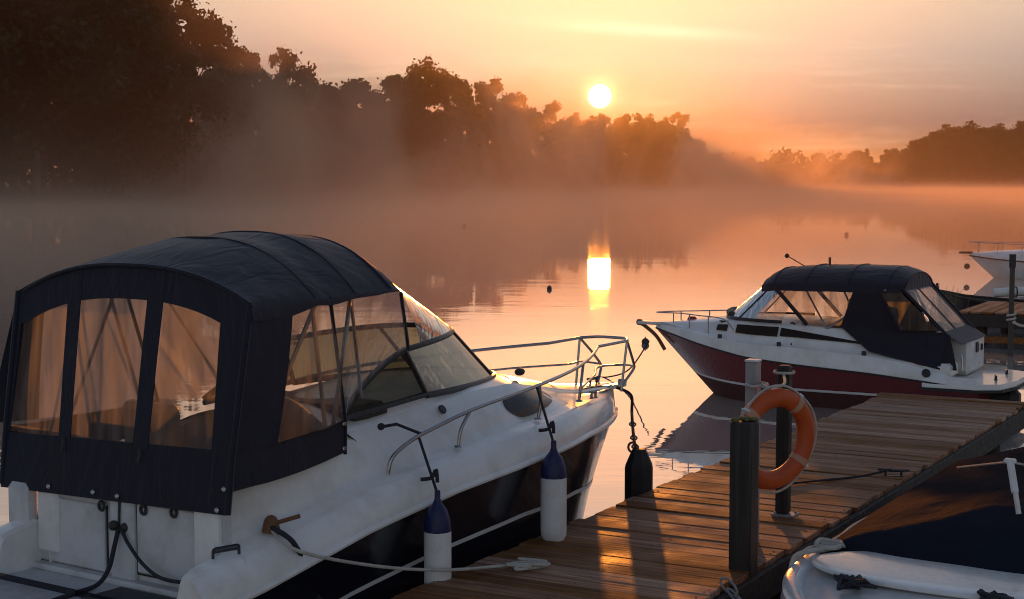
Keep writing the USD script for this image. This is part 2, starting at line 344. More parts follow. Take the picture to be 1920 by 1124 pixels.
# ------------------------------------------------------------------ water
mat('water', {
    'g': ('geometry', {}),
    'm1': ('mapping', {'scale': (0.35, 1.1, 1.0), 'rotation': (0, 0, 0.12)}),
    'n1': ('noise_texture', {'scale': 1.0, 'detail': 3.0, 'roughness': 0.5}),
    'm2': ('mapping', {'scale': (1.6, 4.2, 1.0), 'rotation': (0, 0, -0.2)}),
    'n2': ('noise_texture', {'scale': 1.0, 'detail': 2.0, 'roughness': 0.5}),
    'm3': ('mapping', {'scale': (0.03, 0.10, 1.0)}),
    'n3': ('noise_texture', {'scale': 1.0, 'detail': 2.0}),
    'pr': ('map_range', {'from_min': 0.38, 'from_max': 0.62, 'to_min': 0.25, 'to_max': 1.0, 'clamp': True}), 'hp': ('math', {'math_type': 'multiply'}), 'sp': ('separate_xyz', {}), 'far': ('map_range', {'from_min': 28.0, 'from_max': 75.0, 'to_min': 1.0, 'to_max': 0.6, 'clamp': True}), 'hf': ('math', {'math_type': 'multiply'}),
    's2': ('math', {'math_type': 'multiply', 'value2': 0.30}),
    's2p': ('math', {'math_type': 'multiply'}),
    'h': ('math', {'math_type': 'add'}),
    'b': ('bump', {'strength': 1.0, 'distance': 0.0058}),
    'p': ('principled_bsdf', {'base_color': (0.86, 0.76, 0.66), 'metallic': 0.8, 'roughness': 0.016, 'ior': 1.4}),
}, [('g.position', 'm1.vector'), ('m1.vector', 'n1.vector'), ('g.position', 'm2.vector'), ('m2.vector', 'n2.vector'), ('g.position', 'm3.vector'), ('m3.vector', 'n3.vector'),
    ('n2.fac', 's2.value1'), ('n3.fac', 'pr.value'), ('s2.value', 's2p.value1'), ('pr.result', 's2p.value2'), ('n1.fac', 'h.value1'), ('s2p.value', 'h.value2'), ('h.value', 'hp.value1'), ('pr.result', 'hp.value2'), ('g.position', 'sp.vector'), ('sp.y', 'far.value'), ('hp.value', 'hf.value1'), ('far.result', 'hf.value2'), ('hf.value', 'b.height'), ('b.normal', 'p.normal')])
W = 2400.0
m = MB().add([(-W, -60, 0), (W, -60, 0), (W, 3600, 0), (-W, 3600, 0)], [(0, 1, 2, 3)])
flat('water', m, 'water', 'calm river water mirroring the orange sky', 'water', kind='structure', smooth=False)

# ------------------------------------------------------------------ banks
def shore(t):
    """the left bank's shoreline, from beside the moorings to the point under the sun"""
    pts = np.array([(-190, 120), (-115, 165), (-72, 212), (-55, 262), (-41, 333), (-16, 410), (8, 473), (40, 560), (75, 660), (101, 752), (118, 790), (100, 860), (60, 980), (0, 1150)], float)
    return resample(spline(pts, 200), t)
S = shore(140)
d = np.gradient(S, axis=0); d /= np.linalg.norm(d, axis=1, keepdims=True)
inl = np.stack([-d[:, 1], d[:, 0]], 1)          # towards the land
rows = []
for off, z in ((-1.5, -0.6), (0.0, 0.05), (1.2, 0.7), (4, 1.3), (14, 2.2), (45, 4.0), (110, 6.0)):
    q = S + inl * off
    zz = z + (meshkit.fbm(np.c_[q * .12, np.zeros(len(q))], 3, 4) - .5) * min(z if z > 0 else 0, 1.6)
    rows.append(np.c_[q, zz])
flat('left_bank', MB().grid(np.array(rows).transpose(1, 0, 2)), 'earth', 'dark wooded bank running along the left shore', 'bank', kind='structure')
R0 = resample(spline(np.array([(1200, 500), (700, 720), (460, 800), (330, 860), (250, 960), (170, 1090), (60, 1230), (-150, 1400)], float), 120), 80)
d = np.gradient(R0, axis=0); d /= np.linalg.norm(d, axis=1, keepdims=True); inr = np.stack([d[:, 1], -d[:, 0]], 1)
rows = []
for off, z in ((-2, -0.6), (0.0, 0.05), (3, 1.0), (12, 2.0), (50, 6.0), (110, 11), (220, 13)):
    q = R0 + inr * off
    zz = z * (0.6 + .8 * meshkit.fbm(np.c_[q * .012, np.zeros(len(q))], 3, 9))
    rows.append(np.c_[q, zz])
flat('far_bank', MB().grid(np.array(rows).transpose(1, 0, 2)), 'earth', 'far wooded bank across the river on the right', 'bank', kind='structure')

# ------------------------------------------------------------------ trees
def leaf_cloud(lobes, count, size, r):
    """leaf clumps spread through the lobes of a crown"""
    lobes = np.asarray(lobes, float); w = lobes[:, 3] ** 2; k = r.choice(len(lobes), count, p=w / w.sum())
    u = r.normal(size=(count, 3)); u /= np.linalg.norm(u, axis=1, keepdims=True)
    rad = r.uniform(0.2, 1.0, count) ** 0.5 * np.where(r.random(count) < .28, r.uniform(1.0, 1.75, count), 0.8 + 0.35 * r.random(count))
    c = lobes[k, :3] + u * (rad * lobes[k, 3])[:, None] * [1, 1, 0.85]
    n = u + r.normal(scale=0.7, size=(count, 3)); n /= np.linalg.norm(n, axis=1, keepdims=True)
    a = np.cross(n, r.normal(size=(count, 3))); a /= np.linalg.norm(a, axis=1, keepdims=True); b = np.cross(n, a)
    s = size * r.uniform(0.6, 1.5, count)[:, None]
    # a ragged five-sided clump, folded along its middle
    P = np.stack([c - a * s, c - b * s * .62 + n * s * .2, c + a * s * .9 - b * s * .2, c + b * s * .75 + a * s * .25, c - a * s * .35 + b * s * .6 + n * s * .15], 1)
    i = np.arange(count)[:, None] * 5
    return P.reshape(-1, 3), np.vstack([i + [0, 1, 2], i + [0, 2, 3], i + [0, 3, 4]])

def make_tree_class(k, H, W_, shape, count, size, seed, leaf='leaves'):
    r = np.random.default_rng(seed); base = f'/World/Looks/tree_kind_{k}'
    cls = stage.CreateClassPrim(base)
    cz = H * (0.60 if shape != 'tall' else 0.56)
    lobes = []
    nl = 80
    for i in range(nl):
        u = r.normal(size=3); u /= np.linalg.norm(u)
        f = r.uniform(0, 1) ** .45 * .95
        if shape == 'tall': p = u * f * [W_ * .5, W_ * .5, H * .44]
        elif shape == 'spread': p = u * f * [W_ * .56, W_ * .56, H * .30] + [0, 0, H * .08 * (u[2] > 0)]
        else: p = u * f * [W_ * .5, W_ * .5, H * .37]
        lobes.append((*(p + [0, 0, cz]), r.uniform(.06, .125) * W_ * (1.0 if shape != 'tall' else 1.1)))
    lobes = np.array(lobes)
    if shape != 'spread':
        low = [(r.normal() * W_ * .25, r.normal() * W_ * .25, H * r.uniform(.12, .3), W_ * r.uniform(.14, .22)) for _ in range(7)]
        lobes = np.vstack([lobes, low])
    t = MB()
    t.tube([(0, 0, -.5), (.05, 0, H * .2), (-.1, .1, H * .45), (.1, 0, H * .8)], [H * .018, H * .014, H * .010, H * .003], 7)
    for l in lobes[:18]:
        z0 = H * r.uniform(.25, .5); e = l[:3]
        mid = np.array([e[0] * .45, e[1] * .45, (z0 + e[2]) / 2 - .3])
        t.tube(spline([(0, 0, z0), mid, e], 8), np.linspace(H * .007, H * .0015, 9), 5)
    usdkit.mesh(stage, base + '/trunk', t.arrays(), M['bark'], smooth=True)
    usdkit.mesh(stage, base + '/crown', leaf_cloud(lobes, count, size, r), M[leaf], smooth=False)
    return cls
TK = [make_tree_class(0, 30, 19, 'round', 15000, .46, 11), make_tree_class(1, 31, 15, 'tall', 13000, .46, 12), make_tree_class(2, 28, 21, 'round', 15000, .5, 13, 'leaves_autumn'),
      make_tree_class(3, 30, 22, 'spread', 9500, .44, 14), make_tree_class(4, 26, 17, 'round', 13000, .48, 15)]
TH = [30, 31, 28, 30, 26]

def plant(k, x, y, h, label, name='broadleaf_tree', group=None, sx=1.0, z=2.0, rot=None):
    o = thing(name, label, 'tree', (x, y, z), rng.uniform(0, 360) if rot is None else rot, group)
    s = h / TH[k]
    UsdGeom.Xformable(o).AddScaleOp().Set(Gf.Vec3f(s * sx, s * sx, s))
    o.GetReferences().AddInternalReference(TK[k].GetPath()); o.SetInstanceable(True)
    return o
def at_px(px, depth):   # metres to the right of the view axis at that depth
    return (px - 960) / 2900.0 * depth
G1 = 'trees along the left bank'
SKY_TREES = [   # kind, px across the picture, depth, height, spread, label
    (0, -60, 215, 38, 1.25, 'huge dark tree at the far left edge, its top out of sight'),
    (3, 70, 222, 37, 1.2, 'tall dark tree with small gaps of sky high in its crown at the upper left'),
    (0, 185, 235, 38, 1.15, 'tall dark tree between the gappy crown and the open branched one at upper left'),
    (1, 262, 250, 34, 1.2, 'dark tree just left of the open branched tree'),
    (3, 352, 262, 33.5, 0.72, 'open branched tree with sky showing between its limbs at upper left'),
    (4, 425, 300, 29.5, 0.8, 'first small rounded crown right of the open branched tree'),
    (1, 468, 310, 30.5, 0.75, 'narrow pointed crown in the dip left of the rounded pair'),
    (0, 545, 318, 31.5, 0.72, 'rounded full crown standing up where the tall trees end'),
    (2, 610, 345, 27.5, 0.85, 'low wide crown beside the rounded full one'),
    (4, 672, 360, 28.5, 0.85, 'low even crown left of the broad central mound'),
    (0, 735, 378, 30.5, 0.85, 'left shoulder of the broad central mound of trees'),
    (3, 795, 392, 33.5, 0.85, 'highest crown of the broad central mound of trees'),
    (1, 850, 415, 31.5, 1.0, 'slim crown right of the highest one on the central mound'),
    (0, 915, 436, 33.5, 0.85, 'last high crown of the mound before the skyline drops'),
    (4, 965, 455, 31.0, 0.8, 'sloping crown where the mound drops towards the sun'),
    (1, 1036, 492, 29.5, 0.8, 'orange glowing crown just left of the sun'),
    (2, 1085, 525, 28.0, 0.9, 'glowing crown left below the sun'),
    (0, 1130, 548, 28.5, 0.8, 'brightest glowing crown directly below the sun'),
    (4, 1180, 580, 30.5, 0.8, 'glowing crown right below the sun'),
    (2, 1225, 622, 32.0, 0.85, 'crown between the sun and the round tree near the point'),
    (0, 1270, 680, 35.5, 0.72, 'round tall tree that stands up near the wooded point'),
    (4, 1302, 715, 25.0, 0.75, 'lower tree stepping down to the wooded point'),
    (1, 1334, 745, 18.0, 0.9, 'small last tree at the tip of the wooded point'),
]
for k, px, dep, h, sx, lab in SKY_TREES:
    plant(k, at_px(px, dep), dep, h - 2.0, lab, group=G1, sx=sx)
# the mass of the wood below and behind: nobody could count it
def wood(path, front, inland, n, hmin, hmax, size, count, seed, zbase=1.0):
    r = np.random.default_rng(seed); L = []
    for _ in range(n):
        i = r.integers(0, len(front)); q = front[i] + inland[i] * r.uniform(2, 22)
        h = r.uniform(hmin, hmax)
        for _k in range(5):
            rad = r.uniform(1.6, 3.6); L.append((q[0] + r.normal() * 2.6, q[1] + r.normal() * 2.6, zbase + r.uniform(.05, 1) * h, rad))
    return leaf_cloud(L, count, size, r)
vis = (S[:, 0] > -175) & (S[:, 1] < 800)
flat('wood', wood('', S[vis], inl[vis], 420, 6, 19, .8, 52000, 3), 'leaves', 'dense dark undergrowth and lower trees along the left bank', 'wood', kind='stuff', smooth=False)

G2 = 'trees on the far right bank'
for k, px, dep, h, sx, lab in [
    (0, 1925, 860, 40, 1.0, 'big dark crown at the right edge of the far bank'),
    (2, 1878, 870, 39, 1.0, 'broad dark crown second from the right edge of the far bank'),
    (0, 1828, 880, 36.5, .9, 'dark crown in the dip between the two big groups on the far bank'),
    (2, 1795, 880, 40, 1.0, 'broad dark crown at the left end of the high group on the far bank'),
    (4, 1752, 900, 36, 1.0, 'sloping crown where the high group steps down to the left on the far bank'),
    (3, 1720, 930, 27, .9, 'lower crown left of the high group on the far bank'),
    (0, 1668, 980, 27, .9, 'faded crown in the middle of the far bank'),
    (4, 1606, 1030, 27, .9, 'rounded faded crown on the hazy far bank'),
    (1, 1530, 1080, 26, 1.0, 'pale narrow crown on the hazy far bank'),
    (2, 1460, 1130, 25, 1.0, 'palest crown on the hazy far bank near the wooded point')]:
    plant(k, at_px(px, dep), dep, h - 6, lab, group=G2, sx=sx * 1.5, z=5.0)
visr = (R0[:, 1] > 600) & (R0[:, 0] > 60)
def far_wood():
    r = np.random.default_rng(21); L = []
    idx = np.nonzero(visr)[0]
    for _ in range(420):
        i = r.choice(idx); off = r.uniform(2, 80); q = R0[i] + inr[i] * off
        px = 960 + q[0] / q[1] * 2900
        top = np.interp(px, [1350, 1500, 1700, 1740, 1790, 1925], [22, 23, 23, 30, 34, 35]) * r.uniform(.5, 1.0)
        for _k in range(4):
            L.append((q[0] + r.normal() * 4, q[1] + r.normal() * 4, 2 + r.uniform(.1, 1) * top, r.uniform(3, 6)))
    return leaf_cloud(L, 30000, 1.7, r)
flat('far_wood', far_wood(), 'leaves', 'hazy mass of trees along the far right bank', 'wood', kind='stuff', smooth=False)
# low stony spit at the point
r = np.random.default_rng(5)
for i, (px, dep, L_, h) in enumerate([(1368, 775, 16, 2.6), (1400, 790, 17, 1.9), (1432, 800, 14, 1.0)]):
    u = trimesh.creation.icosphere(3, 1.0); v = np.array(u.vertices)
    v *= (0.75 + .5 * meshkit.fbm(v * 1.7 + i * 5, 4, i))[:, None] * [L_ * .6, 5, h]
    v += [at_px(px, dep), dep, -.2]
    flat('rock', (v, u.faces), 'rock', ['dark rock ledge at the foot of the wooded point', 'middle rock ledge running out from the wooded point', 'lowest outermost rock ledge off the wooded point'][i], 'rock')

# ------------------------------------------------------------------ air
mat('haze', {'v': ('principled_volume', {'color': (0.95, 0.92, 0.95), 'density': 0.000034, 'anisotropy': 0.895})}, [], surface=None, volume='v.volume')
def closed_box(x0, x1, y0, y1, z0, z1):
    m = trimesh.creation.box((x1 - x0, y1 - y0, z1 - z0)); m.apply_translation(((x0 + x1) / 2, (y0 + y1) / 2, (z0 + z1) / 2)); return m
flat('haze', closed_box(-2600, 2600, -80, 3700, -2.3, 43.5), 'haze', 'thin warm morning haze over the river', 'haze', kind='stuff', smooth=False)
# mist: a shallow layer on the river, and taller wisps along the left bank
mat('mist', {
    'g': ('geometry', {}), 's': ('separate_xyz', {}),
    'mp': ('mapping', {'scale': (0.034, 0.012, 0.022)}),
    'n': ('noise_texture', {'scale': 1.0, 'detail': 3.0, 'roughness': 0.55, 'distortion': 0.6}),
    'nr': ('map_range', {'range_type': 'smoothstep', 'from_min': 0.47, 'from_max': 0.70, 'to_min': 0.0, 'to_max': 1.0, 'clamp': True}),
    'zf': ('math', {'math_type': 'multiply', 'value2': -0.095}), 'ze': ('math', {'math_type': 'exponent'}),
    'zl': ('math', {'math_type': 'multiply', 'value2': -1.2}), 'zle': ('math', {'math_type': 'exponent'}),
    # metres from the left bank
    'bx': ('math', {'math_type': 'multiply_add', 'value2': 0.937, 'value3': 165.3}), 'by': ('math', {'math_type': 'multiply_add', 'value2': -0.349}),
    'bw': ('map_range', {'range_type': 'smoothstep', 'from_min': 25.0, 'from_max': 85.0, 'to_min': 1.0, 'to_max': 0.0, 'clamp': True}),
    'w': ('math', {'math_type': 'multiply'}), 'w2': ('math', {'math_type': 'multiply'}), 'w3': ('math', {'math_type': 'multiply', 'value2': 0.085}),
    'ln': ('map_range', {'from_min': 0.40, 'from_max': 0.64, 'to_min': 0.008, 'to_max': 0.12, 'clamp': True}),
    'l': ('math', {'math_type': 'multiply'}), 'lw': ('map_range', {'range_type': 'smoothstep', 'from_min': 0.0, 'from_max': 130.0, 'to_min': 1.0, 'to_max': 0.35, 'clamp': True}), 'l2': ('math', {'math_type': 'multiply'}),
    # a thinner veil on the open water nearer the moorings
    'ny': ('map_range', {'range_type': 'smoothstep', 'from_min': 70.0, 'from_max': 118.0, 'to_min': 0.021, 'to_max': 0.0, 'clamp': True}),
    'nz': ('math', {'math_type': 'multiply', 'value2': -0.42}), 'nze': ('math', {'math_type': 'exponent'}), 'nn': ('map_range', {'from_min': 0.36, 'from_max': 0.64, 'to_min': 0.25, 'to_max': 1.3, 'clamp': True}),
    'n1': ('math', {'math_type': 'multiply'}), 'n2': ('math', {'math_type': 'multiply'}), 'd2': ('math', {'math_type': 'add'}),
    'd': ('math', {'math_type': 'add'}),
    'v': ('principled_volume', {'color': (1.0, 0.76, 0.56), 'anisotropy': 0.42}),
}, [('g.position', 's.vector'), ('g.position', 'mp.vector'), ('mp.vector', 'n.vector'), ('n.fac', 'nr.value'), ('s.z', 'zf.value1'), ('zf.value', 'ze.value1'),
    ('s.z', 'zl.value1'), ('zl.value', 'zle.value1'), ('s.x', 'bx.value1'), ('s.y', 'by.value1'), ('bx.value', 'by.value3'), ('by.value', 'bw.value'),
    ('nr.result', 'w.value1'), ('ze.value', 'w.value2'), ('w.value', 'w2.value1'), ('bw.result', 'w2.value2'), ('w2.value', 'w3.value1'),
    ('n.fac', 'ln.value'), ('ln.result', 'l.value1'), ('zle.value', 'l.value2'), ('w3.value', 'd.value1'), ('l.value', 'l2.value1'), ('by.value', 'lw.value'), ('lw.result', 'l2.value2'), ('l2.value', 'd.value2'), ('d.value', 'd2.value1'), ('s.y', 'ny.value'), ('s.z', 'nz.value1'), ('nz.value', 'nze.value1'), ('n.fac', 'nn.value'), ('ny.result', 'n1.value1'), ('nze.value', 'n1.value2'), ('n1.value', 'n2.value1'), ('nn.result', 'n2.value2'), ('n2.value', 'd2.value2'), ('d2.value', 'v.density')], surface=None, volume='v.volume')
flat('mist', closed_box(-170, 300, 45, 840, 0.05, 30), 'mist', 'mist rising in wisps from the water below the trees', 'mist', kind='stuff', smooth=False)

# ------------------------------------------------------------------ the dock
DH = 29.5
_a = math.radians(DH); DU = np.array([math.sin(_a), math.cos(_a), 0]); DN = np.array([math.cos(_a), -math.sin(_a), 0])
D0 = DN * -4.255 + DU * 12.0
def dk(t, s, z=0.0): return D0 + DN * t + DU * (s - 12.0) + np.array([0, 0, z])
dock = thing('dock', 'brown timber dock of cross boards running out between the moored boats', 'dock', D0, DH)
r = np.random.default_rng(31)
s = 6.4; k = 0
while s < 17.5:
    w = r.uniform(.165, .185); gap = r.choice([.008, .012, .016, .026], p=[.3, .35, .25, .1])
    l0, l1 = -.815 + r.normal() * .012, .815 + r.normal() * .014
    m = MB().box(((l0 + l1) / 2, s + w / 2 - 12.0, .65 - .022 + r.normal() * .0025), (l1 - l0, w, .044), rz=r.normal() * .0016, ch=.005, tilt=(r.normal() * .008, r.normal() * .0015, 0))
    obj('plank', m, 'deck_boards', dock, smooth=False); s += w + gap
obj('end_board', MB().box((0, 17.62 - 12 + .10, .65 - .016), (1.70, .16, .06), ch=.008), 'deck_boards', dock, smooth=False)
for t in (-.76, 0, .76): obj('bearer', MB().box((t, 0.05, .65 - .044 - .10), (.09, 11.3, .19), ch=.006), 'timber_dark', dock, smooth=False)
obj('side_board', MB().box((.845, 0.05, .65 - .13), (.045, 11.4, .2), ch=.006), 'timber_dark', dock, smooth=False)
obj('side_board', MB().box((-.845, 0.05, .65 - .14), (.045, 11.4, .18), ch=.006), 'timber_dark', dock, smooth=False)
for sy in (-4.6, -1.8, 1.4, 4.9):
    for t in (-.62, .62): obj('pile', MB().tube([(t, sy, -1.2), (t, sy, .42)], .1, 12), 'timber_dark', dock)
nl_ = MB(); rn_ = np.random.default_rng(9); s = 6.4 + .085
while s < 17.5:
    for t in (-.76, 0.0, .76):
        for q in (-.035, .035): nl_.lathe([(0, .0022), (.0065, .0018), (.008, 0)], (t + rn_.normal() * .008, s + q - 12.0, .6505), 6)
    s += .1885
obj('nail_heads', nl_, 'rusty_iron', dock, kind='stuff')
# rusty stains and the plate under the thin post
B = dk(.285, 10.98)
post = thing('dock_post', 'thin dark post standing on a plate on the dock behind the orange ring', 'post', (2.005, 11.3, .65), DH)
obj('shaft', MB().box((0, 0, .57), (.095, .095, 1.10), ch=.012), 'post_wood', post, smooth=False)
obj('base_plate', MB().box((.02, 0, .012), (.17, .15, .018), ch=.003), 'galvanised', post, smooth=False)
for q in (-1, 1): obj('bolt', MB().lathe([(0, .034), (.011, .034), (.013, .02)], (.02 + q * .062, q * .05, 0), 8), 'galvanised', post)
post = thing('dock_post', 'thick dark square post at the dock edge left of the orange ring', 'post', (1.475, 9.72, -.9), DH)
obj('shaft', MB().box((0, 0, 1.25), (.148, .148, 2.5), ch=.014), 'post_wood', post, smooth=False)
cap = MB(); rr = np.random.default_rng(2)
for i in range(16): cap.ball((rr.uniform(-.06, .06), rr.uniform(-.06, .06), 2.505 + rr.uniform(0, .012)), rr.uniform(.014, .03) * np.array([1, 1, .55]), 1)
obj('moss', cap, 'moss', post)
obj('bracket', MB().box((-.085, -.03, 1.42), (.025, .2, .12), ch=.004), 'galvanised', post, smooth=False)
post = thing('steel_post', 'slim grey galvanised post rising just behind the thick dark one', 'post', (1.635, 10.42, -.9), DH)
obj('shaft', MB().box((0, 0, 1.40), (.086, .086, 2.80), ch=.008), 'galvanised', post, smooth=False)
obj('cap', MB().box((0, 0, 2.806), (.092, .092, .016), ch=.004), 'gelcoat_old', post, smooth=False)

# ------------------------------------------------------------------ lifebuoy
RC = np.array([1.745, 10.2, 1.405]); rh = math.radians(58.0)
ring = thing('lifebuoy', 'orange lifebuoy hung up between the posts on the dock', 'lifebuoy', RC - [0, 0, .345], 0)
ra = np.array([math.sin(rh), math.cos(rh), 0]); rn = np.array([math.cos(rh), -math.sin(rh), 0]); rz_ = np.array([0, 0, 1.0]); rc = np.array([0, 0, .345])
tip_ = math.radians(4)
rzt = rz_ * math.cos(tip_) + rn * math.sin(tip_); rnt = np.cross(ra, rzt)
def rp(ang, rad, off=0.0): return rc + ra * math.sin(ang) * rad + rzt * math.cos(ang) * rad + rnt * off
A_, T_ = np.linspace(0, 2 * PI, 64, endpoint=False), np.linspace(0, 2 * PI, 20, endpoint=False)
def torus(a0, a1, n, grow, closed):
    P = []
    for a in np.linspace(a0, a1, n, endpoint=not closed):
        P.append([rp(a, .280 + (.063 + grow) * math.cos(t), (.056 + grow) * math.sin(t)) for t in T_])
    return MB().grid(np.array(P), close_u=closed, close_v=True)
obj('ring', torus(0, 2 * PI, 72, 0, True), 'orange_foam', ring, smooth=True)
bands = [0.62, 2.2, 3.95, 5.4]
for a in bands: obj('band', torus(a - .085, a + .085, 7, .003, False), 'faded_band', ring, smooth=True)
for i, a in enumerate(bands):
    b = bands[(i + 1) % 4] + (2 * PI if i == 3 else 0); pts = []
    for t in np.linspace(0, 1, 16):
        pts.append(rp(a + (b - a) * t, .340 + .022 * math.sin(PI * t) + .004, .01))
    obj('grab_line', MB().tube(pts, .0085, 6), 'rope_white', ring)
    for e in (a, ):
        obj('cleat', MB().tube([rp(e, .340, -.028), rp(e, .352, 0.0), rp(e, .340, .04)], .011, 6), 'gelcoat_old', ring)
pA, pB = np.array([1.665, 10.385, 1.72]), np.array([1.985, 11.25, 1.72])
rope = MB().tube(spline([pA + [.02, -.02, .03], RC + ra * -.06 + [0, 0, .352], RC + ra * .08 + [0, 0, .36], pB + [0, -.02, -.01]], 24), .011, 6)
rope.tube(spline([pA + [.04, .05, .03], pA + [-.07, .04, .03], pA + [-.05, -.06, .02], pA + [.05, -.05, .03]], 16, closed=True), .011, 6, closed=True)
rope.tube(spline([pB + [.075, .10, 0], pB + [-.035, .12, 0], pB + [-.045, -.01, 0], pB + [.07, -.01, 0]], 16, closed=True), .011, 6, closed=True)
flat('hanging_rope', rope, 'rope_white', 'pale rope tied between the posts that carries the orange ring', 'rope')

# ------------------------------------------------------------------ pile, chain and cleats
pl = thing('mooring_pile', 'short dark pile with sloping shoulders standing just off the left side of the dock', 'pile', (1.03, 12.42, -1.0), 12)
v = []
def ngon(rad, z, n=8, ph=PI / 8): return [(rad * math.cos(2 * PI * i / n + ph), rad * math.sin(2 * PI * i / n + ph), z) for i in range(n)]
P = np.array([ngon(.118, 0), ngon(.118, 1.80), ngon(.113, 1.83), ngon(.062, 1.945), ngon(.055, 1.955), ngon(.001, 1.957)])
obj('shaft', MB().grid(P, close_v=True), 'black_rubber', pl, smooth=20)
obj('eye', MB().tube([(-.05 + .035 * math.cos(t), -.02, 1.97 + .04 * math.sin(t)) for t in np.linspace(0, 2 * PI, 12, endpoint=False)], .010, 6, closed=True), 'rusty_iron', pl)
def chain(a, b, n, sag, lw=.026, ll=.055):
    out = []; a, b = np.array(a, float), np.array(b, float)
    for i in range(n):
        t = (i + .5) / n; c = a + (b - a) * t - np.array([0, 0, sag * 4 * t * (1 - t)]); d = (b - a) / np.linalg.norm(b - a)
        e1 = np.cross(d, [0, 0, 1]); e1 /= np.linalg.norm(e1); e2 = np.cross(d, e1); e = e1 if i % 2 else e2
        out.append(MB().tube([c + d * ll * math.cos(q) + e * lw * math.sin(q) for q in np.linspace(0, 2 * PI, 10, endpoint=False)], .008, 5, closed=True))
    return out

# ------------------------------------------------------------------ hull builder, shared by the boats
def hull_parts(parent, st, B, zr, navy, white, rail_mat='gelcoat', split=None, keel=-.28, gun=.14, gin=.07, deck_in=.20, chine=.80, flip=1, stripe=None, bulge=.0, zlow=None, rake=0.0, bow=0.0):
    """st: stations along the boat (local y). B, zr, ...: functions of the station. Builds hull, rub rail and topside as parts."""
    rub, top, low = [], [], []
    for s_ in (1, -1):
        lowP, topP = [], []
        for a in st:
            b, z = B(a), zr(a); zz = z if zlow is None else zlow(a)
            sq = min(1.0, b / .8)
            ks = keel * min(1, .25 + b / .9)
            rk = lambda h: a - rake * (1 - h / zz) * np.clip((a - bow + 2.2) / 2.2, 0, 1) ** 1.6
            lowP.append([(0, rk(ks), ks), (s_ * b * chine * .55 * (.4 + .6 * sq), rk(ks * .55), ks * .55), (s_ * b * chine * (.5 + .5 * sq), rk(.1), .10), (s_ * b * (.5 * chine + .46 + bulge) * (.80 + .20 * sq), rk(.1 + (zz - .1) * .5), .10 + (zz - .10) * .5), (s_ * (b - .012), a, zz)])
            topP.append([(s_ * (b - .012), a, zz), (s_ * (b - .004 if zlow is None else b - .002), a, z - .02), (s_ * b, a, z + .02), (s_ * (b - .012), a, z + gun * .55), (s_ * max(b - gin * .8, .0), a, z + gun * .93), (s_ * max(b - gin * 1.35, 0), a, z + gun)])
        low.append(np.array(lowP)); top.append(np.array(topP))
    m = MB(); m.grid(low[0], flip=True); m.grid(low[1])
    for P, fl in ((low[0], 0), (low[1], 1)):   # transom
        q = P[0]; c = np.array([0, q[0][1], q[-1][2]]); n = len(q)
        m.add(np.vstack([c[None], q]), np.array([(0, i + 1, i + 2) for i in range(n - 1)]))
    obj('hull', m, navy, parent, smooth=35)
    m = MB(); m.grid(top[0], flip=True); m.grid(top[1]); obj('topside', m, white, parent, smooth=30)
    rr = MB()
    for s_ in (1, -1): rr.tube([(s_ * (B(a) + .004), a, zr(a)) for a in st], .022, 8)
    obj('rub_rail', rr, rail_mat, parent)
    if stripe:
        m = MB()
        for s_ in (1, -1):
            P = []
            for a in st:
                b, z = B(a), zr(a); zz = z if zlow is None else zlow(a)
                f = stripe(a); t0, t1 = f - .016, f + .016
                def side(h):   # where the hull side is at that height
                    zm = .10 + (zz - .10) * .5; bm = b * (.5 * chine + .46 + bulge) * (.80 + .20 * min(1, b / .8)); bc = b * chine * (.5 + .5 * min(1, b / .8))
                    return np.interp(h, [.10, zm, zz], [bc, bm, b - .012]) + .004
                ra_ = a - rake * (1 - f / zz) * np.clip((a - bow + 2.2) / 2.2, 0, 1) ** 1.6; P.append([(s_ * side(t0), ra_, t0), (s_ * side(t1), ra_, t1)])
            m.grid(np.array(P), flip=s_ > 0)
        obj('stripe', m, 'gelcoat_old', parent)

def arch(w, ze, zc, y, n=21, p=2.6, b0=-1.0, b1=1.0, cx=0.0, yb=0.0):
    """one hoop of a canvas top: half width w, edge height ze, crown height zc"""
    t = np.linspace(b0, b1, n)
    return np.stack([cx + w * t, np.full(n, y) + yb * np.abs(t) ** 2, ze + (zc - ze) * (1 - np.abs(t) ** p)], 1)

def quad_sheet(bl, br, tl, tr, n=8, m_=8, bulge=0.0, nrm=(0, 0, 0)):
    bl, br, tl, tr = map(lambda q: np.array(q, float), (bl, br, tl, tr)); nrm = np.array(nrm, float)
    u = np.linspace(0, 1, n)[:, None, None]; v = np.linspace(0, 1, m_)[None, :, None]
    return bl * (1 - u) * (1 - v) + br * u * (1 - v) + tl * (1 - u) * v + tr * u * v + nrm * bulge * 16 * u * (1 - u) * v * (1 - v)
def between(lo, hi, n=10, bulge=0.0, nrm=(0, 0, 0)):
    """a sheet between two curves"""
    lo, hi = np.array(lo, float), np.array(hi, float); t = np.linspace(0, 1, n)[None, :, None]
    return lo[:, None] * (1 - t) + hi[:, None] * t + np.array(nrm, float) * bulge * 4 * t * (1 - t)

def cleat(parent, x, y, z, rot=0.0, L=.16, mat_='galvanised', name='cleat'):
    c, s = math.cos(rot), math.sin(rot); m = MB()
    m.tube([(x - c * L / 2, y - s * L / 2, z + .055), (x, y, z + .048), (x + c * L / 2, y + s * L / 2, z + .055)], [.009, .013, .009], 8)
    for q in (-.25, .25): m.tube([(x + c * L * q, y + s * L * q, z - .005), (x + c * L * q, y + s * L * q, z + .05)], .011, 8)
    m.box((x, y, z + .004), (L * .7, .035, .008), rz=rot)
    return obj(name, m, mat_, parent)

